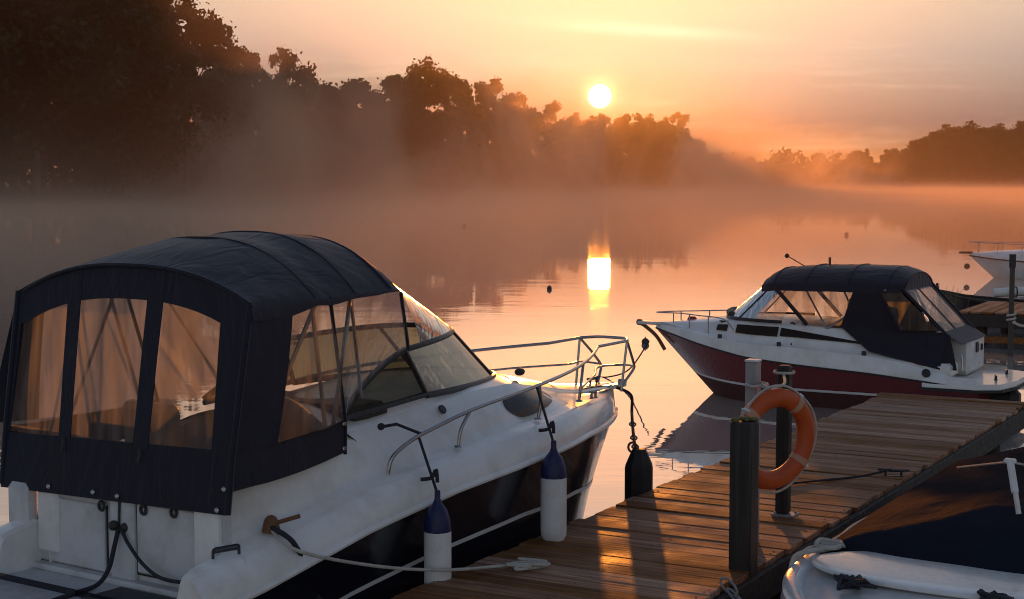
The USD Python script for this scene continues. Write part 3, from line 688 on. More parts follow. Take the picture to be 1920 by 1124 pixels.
# ------------------------------------------------------------------ the navy and white cruiser
TIP = np.array([0.94, 13.60, 0.0]); H1 = 34.5
_h = math.radians(H1); U1 = np.array([math.sin(_h), math.cos(_h), 0]); N1 = np.array([math.cos(_h), -math.sin(_h), 0])
def w1(x, y, z): return TIP + U1 * y + N1 * x + np.array([0, 0, z])
c1 = thing('motor_cruiser', 'navy and white motor cruiser under a navy canvas canopy in the left foreground', 'boat', TIP, H1)
def B1(a):
    t = np.clip((a + 3.2) / 3.12, 0, 1); return max(1.10 * (1 - t ** 1.9), 0.02) - max(0, -3.2 - a) * .032
def Z1(a): return float(np.interp(a, [-6.3, -5.6, -4.66, -3.84, -3.0, -2.0, -1.0, -.08], [.76, .86, 1.04, 1.14, 1.205, 1.23, 1.19, 1.12]))
ST = np.r_[np.linspace(-6.02, -3.2, 14), np.linspace(-2.95, -.5, 14), np.linspace(-.4, -.08, 8)]
hull_parts(c1, ST, B1, Z1, 'navy_hull', 'gelcoat', stripe=lambda a: Z1(a) - .40 - .04 * max(0, a + 3), gun=.185, gin=.085, rake=.95, bow=0.0)
# side decks, foredeck and cabin: sections across the boat
def zc(a): return float(np.interp(a, [-6.05, -5.72, -5.68, -4.7, -4.55, -3.8, -3.0, -2.5, -1.95, -1.5, -1.1, -.5, -.08], [1.10, 1.15, 1.38, 1.46, 1.53, 1.60, 1.66, 1.65, 1.56, 1.48, 1.42, 1.37, 1.335]))
def zt(a): return float(np.interp(a, [-4.5, -3.0, -2.3, -1.95, -1.35, -.86, -.5, -.08], [1.66, 1.74, 1.70, 1.63, 1.50, 1.425, 1.385, 1.34]))
deck = MB()
def cin(a): return float(np.interp(a, [-4.75, -4.1], [.27, .43]))    # how far the coaming or cabin edge stands in from the side
for s_ in (1, -1):
    P = []
    for a in np.r_[np.linspace(-5.68, -4.75, 9), np.linspace(-4.65, -.08, 46)]:
        b = B1(a); z = Z1(a) + .185; c_ = max(zc(a), z + .03); e = max(b - .115, 0)
        P.append([(s_ * e, a, z - .002), (s_ * max(e - .02, 0), a, z + .008), (s_ * max(b - .235, b * .70), a, z + .015),
                  (s_ * max(b - .27, b * .66), a, z + .015 + (c_ - z - .015) * .22), (s_ * max(b - cin(a), b * .50), a, c_ - .03), (s_ * max(b - cin(a) - .04, b * .46), a, c_)])
    deck.grid(np.array(P), flip=s_ > 0)
obj('side_deck', deck, 'gelcoat', c1, smooth=30)
top = []
for a in np.linspace(-4.55, -.08, 42):
    b = B1(a); e = max(b - cin(a) - .04, b * .46); c_ = max(zc(a), Z1(a) + .23); z0 = max(zt(a), c_ + .01)
    top.append([(e * q, a, c_ + (z0 - c_) * (1 - abs(q) ** 2.2)) for q in np.linspace(1, -1, 17)])
obj('cabin_top', MB().grid(np.array(top)), 'gelcoat', c1, smooth=40)
# cabin windows, set proud of the cabin sides
for s_ in (1, -1):
    pts = spline([(-2.80, 1.475), (-2.84, 1.53), (-2.75, 1.585), (-2.40, 1.585), (-2.14, 1.56), (-1.98, 1.515), (-2.04, 1.478), (-2.3, 1.458), (-2.68, 1.445)], 45, closed=True)
    def onside(a, z, out):
        b = B1(a); zl = Z1(a) + .20; c_ = zc(a) - .03
        x0, x1 = max(b - .27, b * .66), max(b - cin(a), b * .5); zlo = zl + (c_ - zl) * .22
        return (s_ * (x0 + (x1 - x0) * np.clip((z - zlo) / (c_ - zlo), -.4, 1.2) + out), a, z)
    for nm, sc, out, mt in (('window_frame', 1.09, .006, 'gelcoat_old'), ('cabin_window', 1.0, .012, 'dark_window')):
        c0 = pts.mean(0); q = (pts - c0) * [1 + (sc - 1) * .6, sc] + c0; m = MB()
        ring_ = np.array([onside(a, z, out) for a, z in q]); inn = np.array([onside(*(c0 + (np.array((a, z)) - c0) * .5), out + .004) for a, z in q]); mid = np.array([onside(*c0, out + .004)])
        n = len(q); back = np.array([onside(a, z, -.03) for a, z in q])
        i = np.arange(n); j = (i + 1) % n
        m.add(np.vstack([ring_, inn, mid, back]), np.vstack([np.stack([i, j, j + n], 1), np.stack([i, j + n, i + n], 1), np.stack([i + n, j + n, 0 * i + 2 * n], 1), np.stack([i, i + 2 * n + 1, j + 2 * n + 1], 1), np.stack([i, j + 2 * n + 1, j], 1)]))
        obj(nm, m, mt, c1, smooth=30)
obj('deck_filler', MB().lathe([(0, .012), (.03, .012), (.034, 0)], (B1(-3.55) - .395, -3.5, 1.585), 12, axis=(.8, 0, .6)), 'dark_plastic', c1)
# cockpit: coaming walls, floor, bulkhead with locker doors, bathing platform
m = MB()
for s_ in (1, -1):
    P = [[(s_ * (B1(a) - cin(a) - .04), a, zc(a)), (s_ * (B1(a) - cin(a) - .07), a, zc(a) - .02), (s_ * (B1(a) - cin(a) - .09), a, .62)] for a in np.linspace(-5.68, -4.3, 10)]
    m.grid(np.array(P), flip=s_ > 0)
    b = B1(-5.68); m.box((s_ * (b - .345), -5.655, 1.12), (.19, .06, .53), ch=.02)
obj('coaming', m, 'gelcoat', c1, smooth=30)
obj('cockpit_floor', MB().box((0, -4.95, .60), (1.5, 1.5, .04)), 'gelcoat_matt', c1, smooth=False)
obj('bulkhead', MB().box((0, -4.3, 1.0), (1.10, .06, .9), ch=.01), 'gelcoat_matt', c1, smooth=False)
obj('transom_bulkhead', MB().box((0, -5.60, .95), (1.56, .09, .72), ch=.02), 'gelcoat_matt', c1, smooth=30)
def door(x0, x1, z0, z1, name):
    d = obj(name, MB().box(((x0 + x1) / 2, -5.652, (z0 + z1) / 2), (x1 - x0, .022, z1 - z0), ch=.007), 'gelcoat_matt', c1, smooth=30); return d
d1 = door(-.78, -.18, .80, 1.20, 'transom_door'); d2 = door(.10, .70, .84, 1.25, 'transom_door')
for x0, x1, z0, z1 in ((-.78, -.18, .80, 1.20), (.10, .70, .84, 1.25)):
    m = MB(); m.tube([(x0 - .012, -5.648, z0 - .012), (x0 - .012, -5.648, z1)], .006, 5).tube([(x1 + .012, -5.648, z0 - .012), (x1 + .012, -5.648, z1)], .006, 5).tube([(x0 - .012, -5.648, z0 - .012), (x1 + .012, -5.648, z0 - .012)], .006, 5)
    obj('door_gasket', m, 'black_rubber', c1)
for x, z in ((-.66, 1.20), (-.19, 1.20), (.17, 1.22), (.42, 1.235)):
    m = MB().tube([(x + .022 * math.cos(t), -5.672, z + .026 * math.sin(t)) for t in np.linspace(0, 2 * PI, 14, endpoint=False)], .010, 6, closed=True)
    obj('latch', m, 'dark_plastic', c1)
obj('centre_pillar', MB().box((-.01, -5.66, .97), (.20, .05, .60), ch=.02), 'gelcoat_matt', c1, smooth=30)
obj('side_pillar', MB().box((-.90, -5.68, .92), (.18, .12, .70), ch=.03), 'gelcoat_matt', c1, smooth=30)
pf = MB().box((0, -6.02, .715), (1.56, .78, .09), ch=.025); pf.box((0, -5.69, .775), (1.54, .09, .04), ch=.015)
obj('bathing_platform', pf, 'gelcoat_matt', c1, smooth=30)
obj('nonslip_pad', MB().box((.34, -5.92, .768), (.52, .30, .018), ch=.005), 'nonslip', c1, smooth=False)
for s_ in (1, -1):   # the gunwale runs on past the transom and ends in a slanted face
    P = []
    for a, dz in ((-5.66, .20), (-5.76, .195), (-5.90, .19), (-5.935, .175), (-5.95, .15), (-6.06, -.22), (-6.10, -.36)):
        b = B1(a); z = Z1(a) + dz; lo_ = min(z - .04, .55)
        P.append([(s_ * (b - .004), a, min(z - .17, Z1(a))), (s_ * (b - .012), a, z - .10), (s_ * (b - .075), a, z - .012), (s_ * (b - .115), a, z), (s_ * (b - .225), a, z), (s_ * (b - .25), a, z - .02), (s_ * (b - .27), a, lo_)])
    P.append([tuple(np.array(P[-1]).mean(0) + [0, -.004, 0])] * 7)
    obj('quarter', MB().grid(np.array(P), flip=s_ < 0), 'gelcoat', c1, smooth=30)
m = MB().tube(rounded([(.78, -5.72, 1.04), (.78, -5.72, 1.08), (.88, -5.62, 1.10), (.88, -5.62, 1.07)], .03), .009, 6); m.tube(rounded([(.82, -5.76, 1.04), (.82, -5.76, 1.075), (.92, -5.66, 1.095), (.92, -5.66, 1.06)], .03), .009, 6)
obj('grab_handle', m, 'dark_plastic', c1)
# windscreen
tt = np.linspace(-1, 1, 41)
def wsx(b0, a_side, a_front, z_side, z_front, p):   # rounded in plan
    q = np.sign(tt) * (1 - (1 - np.abs(tt)) ** 1.0); ang = tt * PI / 2
    return np.stack([b0 * np.sign(np.sin(ang)) * np.abs(np.sin(ang)) ** .75, a_side + (a_front - a_side) * np.abs(np.cos(ang)) ** p, z_side + (z_front - z_side) * np.abs(np.cos(ang))], 1)
base = wsx(.60, -3.55, -2.22, 1.685, 1.69, 1.15); base[:, 2] = [max(1.675, zt(a) - .02 - .10 * abs(b)) for b, a in base[:, :2]]
topc = wsx(.55, -3.72, -2.75, 2.00, 2.06, 1.15)
obj('windscreen', MB().grid(between(base, topc, 6)), 'tinted_glass', c1, smooth=True)
fr = MB(); fr.tube(topc, .020, 8); fr.tube(base + [0, 0, .004], .022, 8)
for i in (13, 27): fr.tube([base[i], topc[i]], .014, 6)
obj('windscreen_frame', fr, 'black_frame', c1)
for s_ in (1, -1):
    b0 = spline([(s_ * .61, -4.42, 1.635), (s_ * .61, -4.0, 1.66), (s_ * .60, -3.55, 1.688)], 16); t0 = spline([(s_ * .61, -4.42, 1.66), (s_ * .565, -4.18, 1.80), (s_ * .55, -3.95, 1.92), (s_ * .55, -3.72, 2.0)], 16)
    b0, t0 = resample(b0, 16), resample(t0, 16)
    obj('side_screen', MB().grid(between(b0, t0, 5), flip=s_ < 0), 'tinted_glass', c1, smooth=True)
    f2 = MB().tube(t0, .022, 8); f2.tube(b0, .02, 8); f2.tube([b0[-1], t0[-1]], .018, 6)
    obj('side_screen_frame', f2, 'black_frame', c1)
# dash, seats, helm: the dark shapes behind the clear panels
obj('dashboard', MB().box((0, -4.08, 1.60), (1.12, .42, .16), ch=.05), 'dark_vinyl', c1, smooth=30)
for x in (.42, -.42):
    m = MB().box((x, -4.86, 1.02), (.46, .44, .16), ch=.05); m.box((x, -5.04, 1.40), (.46, .13, .66), ch=.05, tilt=(.10, 0, 0)); m.box((x, -4.86, .8), (.36, .32, .36), ch=.02)
    obj('seat', m, 'grey_vinyl', c1, smooth=30)
cv = MB().grid(np.array([[(x, -4.62 + .28 * math.sin(q), 1.30 + (.38 + .10 * math.sin(7 * x)) * math.cos(q)) for q in np.linspace(-1.5, 1.5, 9)] for x in np.linspace(-.15, .72, 14)]))
obj('folded_cover', cv, 'dark_vinyl', c1)

# ------------------------------------------------------------------ canopy of the cruiser
hoops = [(-5.585, .955, 2.44, 2.625), (-5.32, .925, 2.445, 2.70), (-5.0, .90, 2.44, 2.765), (-4.82, .885, 2.43, 2.768), (-4.6, .865, 2.44, 2.79), (-4.4, .85, 2.435, 2.775), (-4.22, .835, 2.445, 2.76), (-4.13, .825, 2.44, 2.72)]
P = np.array([arch(w, ze, zc_, y, 33, 2.5) for y, w, ze, zc_ in hoops]); P[0, :, 0] = np.where(P[0, :, 0] < 0, P[0, :, 0] * 1.06, P[0, :, 0]); P[1, :, 0] = np.where(P[1, :, 0] < 0, P[1, :, 0] * 1.05, P[1, :, 0]); P[2, :, 0] = np.where(P[2, :, 0] < 0, P[2, :, 0] * 1.03, P[2, :, 0])
PP = np.array([spline(P[:, j], 42) for j in range(P.shape[1])]).transpose(1, 0, 2)
nz = meshkit.fbm(PP * [3.0, 3.6, 2.0], 3, 8); PP[..., 2] += (nz - .5) * .03
# the side valances hang below the hoops
val = []
for row in PP:
    L, R = row[0].copy(), row[-1].copy()
    dz = np.interp(row[0][1], [-5.585, -5.25, -5.0, -4.6, -4.13], [.10, .10, .05, .03, .01])
    val.append(np.vstack([[L + [-.012, 0, -dz]], [L + [-.012, 0, -dz * .5]], row, [R + [.012, 0, -dz * .5]], [R + [.012, 0, -dz]]]))
cp = obj('canopy', MB().solid(np.array(val), .006), 'navy_canvas', c1, smooth=50)
sm = MB()
for k, (y, w, ze, zc_) in enumerate(hoops):
    if k in (0, 2, 4, 6): sm.tube(arch(w + .004, ze, zc_ + .004, y, 31, 2.5), .011, 6)
obj('piping', sm, 'navy_canvas', cp)
# rear panel: navy cloth round three clear windows; it leans forward at the top
def rear(x, z, out=0.0): return (x, -5.70 + (z - 1.28) * .10 - out, z)
zt_r = lambda x: 2.44 + .19 * (1 - min(1, abs(x) / .945) ** 2.5)
def rear_sheet(xb0, xb1, xt0, xt1, z0, z1, n=8, m_=10, out=0.0, z1b=None, z0b=None):
    P = []
    for i, u in enumerate(np.linspace(0, 1, n)):
        row = []
        for v in np.linspace(0, 1, m_):
            xa, xb = xb0 + (xb1 - xb0) * u, xt0 + (xt1 - xt0) * u; x = xa + (xb - xa) * v
            za = z0 + ((z0 if z0b is None else z0b) - z0) * u; zb = z1(x) if callable(z1) else z1 + ((z1 if z1b is None else z1b) - z1) * u
            z = za + (zb - za) * v; row.append(rear(x, z, out + .008 * math.sin(9 * x + 3 * z) * v * (1 - v)))
        P.append(row)
    return np.array(P)
xw = [(-1.02, -.56, -.955, -.545), (-.455, .09, -.43, .155), (.215, .725, .285, .745)]   # bottom x0, x1, top x0, x1
zwt = lambda x: zt_r(x) - .20
m = MB()
m.solid(rear_sheet(-1.08, .86, -1.06, .885, 1.22, 1.565, 16, 6, z0b=1.275, z1b=1.63), .006)          # skirt
edges = [(-.87, -.945)] ; cols = [(-1.06, -1.02, -1.01, -.955), (-.56, -.455, -.545, -.43), (.09, .215, .155, .285), (.725, .885, .745, .950)]
for a0, a1, b0, b1 in cols: m.solid(rear_sheet(a0, a1, b0, b1, 1.575, zt_r, 5, 10, out=.004), .006)
m.solid(np.array([[rear(x, zwt(x) + (zt_r(x) + .005 - zwt(x)) * v, .002) for v in np.linspace(0, 1, 5)] for x in np.linspace(-1.01, .950, 30)]), .006)
obj('rear_panel', m, 'navy_canvas', cp, smooth=40)
for a0, a1, b0, b1 in xw:
    obj('clear_panel', MB().grid(rear_sheet(a0 - .01, a1 + .01, b0 - .01, b1 + .01, 1.57, lambda x: zwt(x) + .01, 10, 12, out=-.010)), 'clear_vinyl', cp, smooth=True)
for x, z in ((-.62, 1.275), (-.22, 1.285), (-.01, 1.285), (.80, 1.30), (.845, 1.42)):
    obj('snap', MB().lathe([(0, .010), (.011, .009), (.016, .004), (.017, 0)], np.array(rear(x, z, .008)), 10, axis=(0, -1, 0)), 'stainless', cp)
for x in (-.50, .165): obj('zip_pull', MB().tube([rear(x, 1.575, .016), rear(x + .01, 1.54, .022), rear(x - .004, 1.50, .018)], .009, 5), 'dark_plastic', cp)
# sides
SB = lambda a: B1(a) - .245
for s_ in (1, -1):
    hem = [(s_ * np.interp(a, [-5.695, -5.6, -4.64], [.868, .862, SB(-4.64) + .01]), a, z) for a, z in ((-5.695, 1.40), (-5.5, 1.405), (-5.34, 1.405), (-5.08, 1.42), (-4.85, 1.445), (-4.64, 1.475))]
    wb = [(s_ * np.interp(a, [-5.67, -4.64], [.885, SB(-4.64) + .005]), a, z) for a, z in ((-5.672, 1.60), (-5.45, 1.61), (-5.30, 1.625), (-5.05, 1.64), (-4.85, 1.65), (-4.64, 1.672))]
    hem, wb = resample(spline(hem, 24), 24), resample(spline(wb, 24), 24)
    wide = lambda q, f: q * np.stack([1 + (f if s_ < 0 else 0) * np.clip((-5.0 - q[:, 1]) / .69, 0, 1), np.ones(len(q)), np.ones(len(q))], 1)
    hem, wb = wide(hem, .215), wide(wb, .18)
    m = MB().solid(between(hem, wb, 5) if s_ < 0 else between(hem, wb, 5)[::-1], .006)
    # corner panel between the rear and the side window
    lo = resample([wb[0], (s_ * .875, -5.30 if s_ > 0 else -5.48, 1.625)], 6); hi = resample([(s_ * .955, -5.582, 2.44), (s_ * .928, -5.22 if s_ > 0 else -5.42, 2.36)], 6)
    lo, hi = wide(lo, .18), wide(hi, .075)
    cs = between(lo, hi, 10, .012, (s_, 0, 0)); m.solid(cs if s_ < 0 else cs[::-1], .006)
    m.tube([(.870, -5.695, 1.28), (.889, -5.672, 1.60), (.957, -5.586, 2.44)] if s_ > 0 else [(-1.075, -5.695, 1.24), (-1.055, -5.672, 1.60), (-1.012, -5.586, 2.44)], .020, 8)
    obj('side_panel', m, 'navy_canvas', cp, smooth=40)
    bot = resample(spline([(s_ * .875, -5.30 if s_ > 0 else -5.48, 1.625), (s_ * .865, -5.05, 1.64), (s_ * .86, -4.85, 1.65), (s_ * (SB(-4.64) + .005), -4.64, 1.672)], 12), 12)
    tp = resample([(s_ * .928, -5.22 if s_ > 0 else -5.42, 2.36), (s_ * .905, -5.0, 2.42), (s_ * .88, -4.85, 2.43)], 12)
    obj('clear_panel', MB().grid(between(wide(bot, .18), wide(tp, .075), 10, .02, (s_, 0, 0))), 'clear_vinyl', cp, smooth=True)
    bot = resample(spline([(s_ * (SB(-4.64) + .005), -4.64, 1.672), (s_ * .64, -4.42, 1.665), (s_ * .585, -4.18, 1.81), (s_ * .57, -3.95, 1.93), (s_ * .568, -3.72, 2.01)], 16), 16)
    tp = resample([(s_ * .88, -4.85, 2.43), (s_ * .865, -4.6, 2.44), (s_ * .845, -4.4, 2.44), (s_ * .826, -4.125, 2.43)], 16)
    obj('clear_panel', MB().grid(between(bot, tp, 10, .02, (s_, 0, 0))), 'clear_vinyl', cp, smooth=True)
    obj('zip', MB().tube([(s_ * (SB(-4.64) + .012), -4.645, 1.46), (s_ * (SB(-4.64) + .012), -4.64, 1.672), (s_ * .888, -4.85, 2.44)], .012, 6), 'navy_canvas', cp); zz = MB().tube([(s_ * .578, -3.715, 2.01), (s_ * .825, -4.10, 2.41)], .012, 6)
    obj('zip', zz, 'navy_canvas', cp)
    for a, z in ((-4.66, 1.50), (-4.66, 1.65)): obj('snap', MB().lathe([(0, .010), (.012, .009), (.016, 0)], (s_ * (SB(a) + .02), a, z), 10, axis=(s_, 0, 0)), 'stainless', cp)
# front clear panel from the first hoop down to the windscreen
lo = resample(topc[3:-3] + [0, 0, .012], 31); hi = arch(.825, 2.44, 2.72, -4.13, 31, 2.5); lo = lo if lo[0][0] * hi[0][0] > 0 else lo[::-1]
obj('clear_panel', MB().grid(between(lo, hi, 10, .03, (0, 1, .3))), 'clear_vinyl', cp, smooth=True)
fm = MB()
for y, w, ze, zc_ in (hoops[2], hoops[4]): fm.tube(arch(w - .02, ze, zc_ - .03, y, 21, 2.5), .013, 6)
for s_ in (1, -1):
    fm.tube([(s_ * .78, -4.75, 1.45), (s_ * .875, -5.0, 2.44)], .013, 6); fm.tube([(s_ * .78, -4.75, 1.45), (s_ * .84, -4.6, 2.44)], .013, 6); fm.tube([(s_ * .80, -5.5, 1.42), (s_ * .865, -4.95, 2.40)], .013, 6)
    fm.tube([(s_ * .62, -4.25, 1.75), (s_ * .835, -4.6, 2.42)], .011, 6)
obj('canopy_frame', fm, 'galvanised', c1)

# ------------------------------------------------------------------ rails and fittings of the cruiser
rl = MB()
def RX(a, s_): return s_ * max(B1(min(a, -.12)) - .16, 0.05)
for s_ in (1, -1):
    up = [(RX(-4.32, s_) * .985, -4.32, Z1(-4.32) + .21), (RX(-4.3, s_), -4.29, 1.40), (RX(-4.18, s_), -4.10, 1.48), (RX(-3.9, s_), -3.85, 1.535)]
    run = [(RX(a, s_), a, z) for a, z in ((-3.45, 1.605), (-2.65, 1.67), (-1.9, 1.70), (-1.3, 1.725), (-.75, 1.745))]
    rl.tube(spline(up + run, 70).tolist() + [(s_ * .24, -.26, 1.752)], .0135, 8)
    rl.tube(rounded([(s_ * .24, -.26, 1.752), (s_ * .20, -.12, 1.62), (s_ * .17, .0, 1.49), (s_ * .12, -.16, 1.33)], .05), .0125, 8)
    rl.tube(rounded([(s_ * .24, -.26, 1.752), (s_ * .23, -.34, 1.32)], .05), .0115, 7)
    for a0, a1, zt_ in ((-3.62, -3.5, 1.60), (-2.62, -2.62, 1.67), (-1.72, -1.60, 1.71)):
        zb = Z1(a0) + .215
        rl.tube(spline([(RX(a0, s_) * .99, a0, zb), (RX(a0, s_) * 1.0, a0 + .02, (zb + zt_) / 2), (RX(a1, s_), a1, zt_)], 8), .012, 7)
        rl.lathe([(0, .014), (.026, .012), (.03, 0)], (RX(a0, s_) * .99, a0, zb - .004), 10)
    rl.tube(spline([(RX(-1.66, s_), -1.66, 1.53), (RX(-1.1, s_), -1.1, 1.55), (RX(-.6, s_), -.6, 1.555), (s_ * .225, -.28, 1.545), (s_ * .172, -.005, 1.50)], 24), .010, 6)
rl.tube(rounded([(.24, -.26, 1.752), (.15, -.10, 1.755), (-.15, -.10, 1.755), (-.24, -.26, 1.752)], .08), .0135, 8)
obj('bow_rail', rl, 'stainless', c1, smooth=True)
m = MB().tube([(.75, -4.20, 1.565), (.80, -4.12, 1.575), (RX(-4.1, 1), -4.0, 1.505)], .011, 6); m.lathe([(0, .02), (.022, .018), (.024, 0)], (.745, -4.21, 1.565), 10, axis=(.8, -.5, .3))
obj('breast_line', m, 'rope_dark', c1)
cleat(c1, .0, -.42, 1.375, PI / 2, .2, 'dark_plastic'); cleat(c1, B1(-1.45) - .12, -1.42, Z1(-1.45) + .21, PI / 2, .12, 'galvanised')
obj('anchor_roller', MB().box((.03, -.12, 1.33), (.09, .30, .035), ch=.01).tube([(.0, .02, 1.35), (.06, .02, 1.35)], .03, 10), 'stainless', c1)
obj('nav_lamp', MB().ball((.34, -2.05, 1.67), (.035, .05, .03)), 'dark_plastic', c1)
obj('stern_cleat', MB().tube([(.86, -5.34, Z1(-5.34) + .25), (.93, -5.30, Z1(-5.34) + .275), (1.0, -5.25, Z1(-5.34) + .30)], .013, 7).ball((.86, -5.34, Z1(-5.34) + .25), (.045, .045, .055), 2), 'rusty_iron', c1)
obj('cleat_base', MB().lathe([(0, .05), (.045, .045), (.055, 0)], (.86, -5.34, Z1(-5.34) + .21), 10), 'rusty_iron', c1)

# ------------------------------------------------------------------ the red and white cruiser beyond the dock
O2 = np.array([2.17, 23.32, 0.0]); H2 = -60.5
_h = math.radians(H2); U2 = np.array([math.sin(_h), math.cos(_h), 0]); N2 = np.array([math.cos(_h), -math.sin(_h), 0])
def w2(x, y, z): return O2 + U2 * y + N2 * x + np.array([0, 0, z])
c2 = thing('motor_cruiser', 'dark red and white motor cruiser with navy canopy moored across the end of the dock', 'boat', O2, H2)
def B2(a):
    t = np.clip((a + 2.6) / 2.58, 0, 1); return max(1.02 * (1 - t ** 2.3), .02) - max(0, -2.8 - a) * .03
def Z2(a): return float(np.interp(a, [-5.2, -4.5, -3.6, -2.6, -1.8, -1.0, -.5, 0], [.44, .46, .54, .60, .66, .78, .86, .92]))
def G2z(a): return float(np.interp(a, [-5.2, -4.62, -4.5, -4.1, -3.6, -2.5, -1.0, 0], [.10, .11, .14, .22, .25, .25, .16, .09]))
ST2 = np.r_[np.linspace(-5.0, -2.6, 14), np.linspace(-2.4, -.02, 22)]
def rk2(a, h, z): return a - .95 * (1 - h / z) * np.clip((a + 2.2) / 2.2, 0, 1) ** 1.5
def hull2():
    lowm, wh = MB(), MB()
    for s_ in (1, -1):
        L_, T2, W_ = [], [], []
        for a in ST2:
            b, z = B2(a), Z2(a); g = G2z(a); ks = -.28 * min(1, .2 + b / .8); rk = lambda h: rk2(a, h, z)
            L_.append([(0, rk(ks), ks), (s_ * b * .45, rk(ks * .5), ks * .5), (s_ * b * .76, rk(.14), .14), (s_ * b * .88, rk(.14 + (z - .14) * .5), .14 + (z - .14) * .5), (s_ * (b - .012), a, z)])
            T2.append([(s_ * (b - .012), a, z), (s_ * b, a, z + .015), (s_ * (b - .015), a, z + g * .6), (s_ * max(b - .05, 0), a, z + g * .95), (s_ * max(b - .09, 0), a, z + g)])
        lowm.grid(np.array(L_), flip=s_ > 0); wh.grid(np.array(T2), flip=s_ > 0)
        q = np.array(L_)[0]; c = np.array([0, q[0][1], q[-1][2]]); lowm.add(np.vstack([c[None], q]), [(0, i + 1, i + 2) for i in range(4)])
    obj('hull', lowm, 'red_hull', c2, smooth=35); obj('topside', wh, 'gelcoat', c2, smooth=35)
hull2()
st2 = MB(); bt = MB()
for s_ in (1, -1):
    P, Q = [], []
    for a in ST2:
        b, z = B2(a), Z2(a); zm = .14 + (z - .14) * .5
        side = lambda h: float(np.interp(h, [-.2, .14, zm, z], [b * .60, b * .76, b * .88, b - .012])) + .005
        h0 = .23 + .03 * max(0, a + 2); P.append([(s_ * side(h0), rk2(a, h0, z), h0), (s_ * side(h0 + .035), rk2(a, h0 + .035, z), h0 + .035)])
        Q.append([(s_ * side(-.1), rk2(a, -.1, z), -.1), (s_ * side(.14), rk2(a, .14, z), .14), (s_ * side(h0), rk2(a, h0, z), h0)])
    st2.grid(np.array(P), flip=s_ > 0); bt.grid(np.array(Q), flip=s_ > 0)
obj('stripe', st2, 'gelcoat_old', c2); obj('bottom_paint', bt, 'antifoul', c2)
rr = MB()
for s_ in (1, -1): rr.tube([(s_ * (B2(a) + .002), a, Z2(a) + .01) for a in ST2], .013, 6)
obj('rub_rail', rr, 'black_rubber', c2)
def zc2(a): return float(np.interp(a, [-5.0, -4.5, -4.3, -3.75, -3.55, -2.2, -1.6, -1.2, -.8, -.3, 0], [.55, .58, .66, .80, 1.10, 1.14, 1.14, 1.11, 1.07, 1.03, 1.02]))
dk2 = MB(); tp2 = []
for s_ in (1, -1):
    P = []
    for a in np.r_[np.linspace(-4.6, -2.6, 16), np.linspace(-2.5, -.02, 24)]:
        b = B2(a); z = Z2(a) + G2z(a); e = max(b - .09, 0); c_ = max(zc2(a), z + .01)
        P.append([(s_ * e, a, z), (s_ * max(b - .16, b * .8), a, z + .012), (s_ * max(b - .19, b * .75), a, z + (c_ - z) * .25), (s_ * max(b - .30, b * .6), a, c_ - .025), (s_ * max(b - .34, b * .55), a, c_)])
    dk2.grid(np.array(P), flip=s_ > 0)
obj('side_deck', dk2, 'gelcoat', c2, smooth=35)
for a in np.linspace(-2.9, -.02, 26):
    b = B2(a); e = max(b - .34, b * .55); c_ = max(zc2(a), Z2(a) + G2z(a) + .01); z0 = c_ + .07 * min(1, b)
    tp2.append([(e * q, a, c_ + (z0 - c_) * (1 - abs(q) ** 2.2)) for q in np.linspace(1, -1, 13)])
obj('cabin_top', MB().grid(np.array(tp2)), 'gelcoat', c2, smooth=40)
def side2(a, f, out, s_):
    b = B2(a); z = Z2(a) + G2z(a); c_ = max(zc2(a), z + .01); zl = z + (c_ - z) * .25
    x0, x1 = max(b - .19, b * .75), max(b - .30, b * .6)
    return (s_ * (x0 + (x1 - x0) * f + out), a, zl + (c_ - .025 - zl) * f)
for s_ in (1, -1):
    for a0, a1, f0, f1, fe in ((-1.22, -1.40, .25, .85, None), (-1.56, -2.22, .20, .88, None), (-2.26, -3.45, .25, .85, .3)):
        aa = np.linspace(a0, a1, 10); P = []
        for i, a in enumerate(aa):
            t = i / 9; top_ = f1 if fe is None else f1 + (fe - f1) * t
            P.append([side2(a, f0, .008, s_), side2(a, (f0 + top_) / 2, .012, s_), side2(a, top_, .008, s_)])
        obj('cabin_window', MB().solid(np.array(P) if s_ > 0 else np.array(P)[::-1], .012), 'dark_window', c2, smooth=30)
# aft: cockpit side, transom block, bathing platform
obj('transom_block', MB().box((.30, -4.42, .76), (.86, .62, .52), ch=.06).box((-.60, -4.38, .62), (.5, .5, .2), ch=.04), 'gelcoat', c2, smooth=30)
obj('transom_lid', MB().box((.30, -4.40, 1.03), (.70, .44, .035), ch=.015), 'gelcoat_old', c2, smooth=30)
obj('transom_vent', MB().box((.22, -4.742, .86), (.12, .02, .14), ch=.008).box((.5, -4.742, .84), (.07, .02, .09), ch=.008), 'dark_plastic', c2, smooth=False)
pf = MB(); m_ = trimesh.creation.extrude_polygon(__import__('shapely').Polygon([(-.98, -4.3), (.98, -4.3), (.98, -5.0), (.80, -5.28), (.3, -5.38), (-.3, -5.38), (-.80, -5.28), (-.98, -5.0)]), .09); m_.apply_translation((0, 0, .40)); pf.tm(m_)
obj('bathing_platform', pf, 'gelcoat', c2, smooth=False)
m_ = trimesh.creation.extrude_polygon(__import__('shapely').Polygon([(-1.0, -4.3), (1.0, -4.3), (1.0, -5.02), (.82, -5.31), (.3, -5.41), (-.3, -5.41), (-.82, -5.31), (-1.0, -5.02)]), .035); m_.apply_translation((0, 0, .38))
obj('platform_edge', MB().tm(m_), 'black_rubber', c2, smooth=False)
for x, y in ((.42, -5.1), (-.35, -5.12)): cleat(c2, x, y, .49, .4, .12, 'dark_plastic')
obj('outdrive', MB().box((0, -5.12, .12), (.34, .5, .5), ch=.1), 'black_rubber', c2, smooth=30)
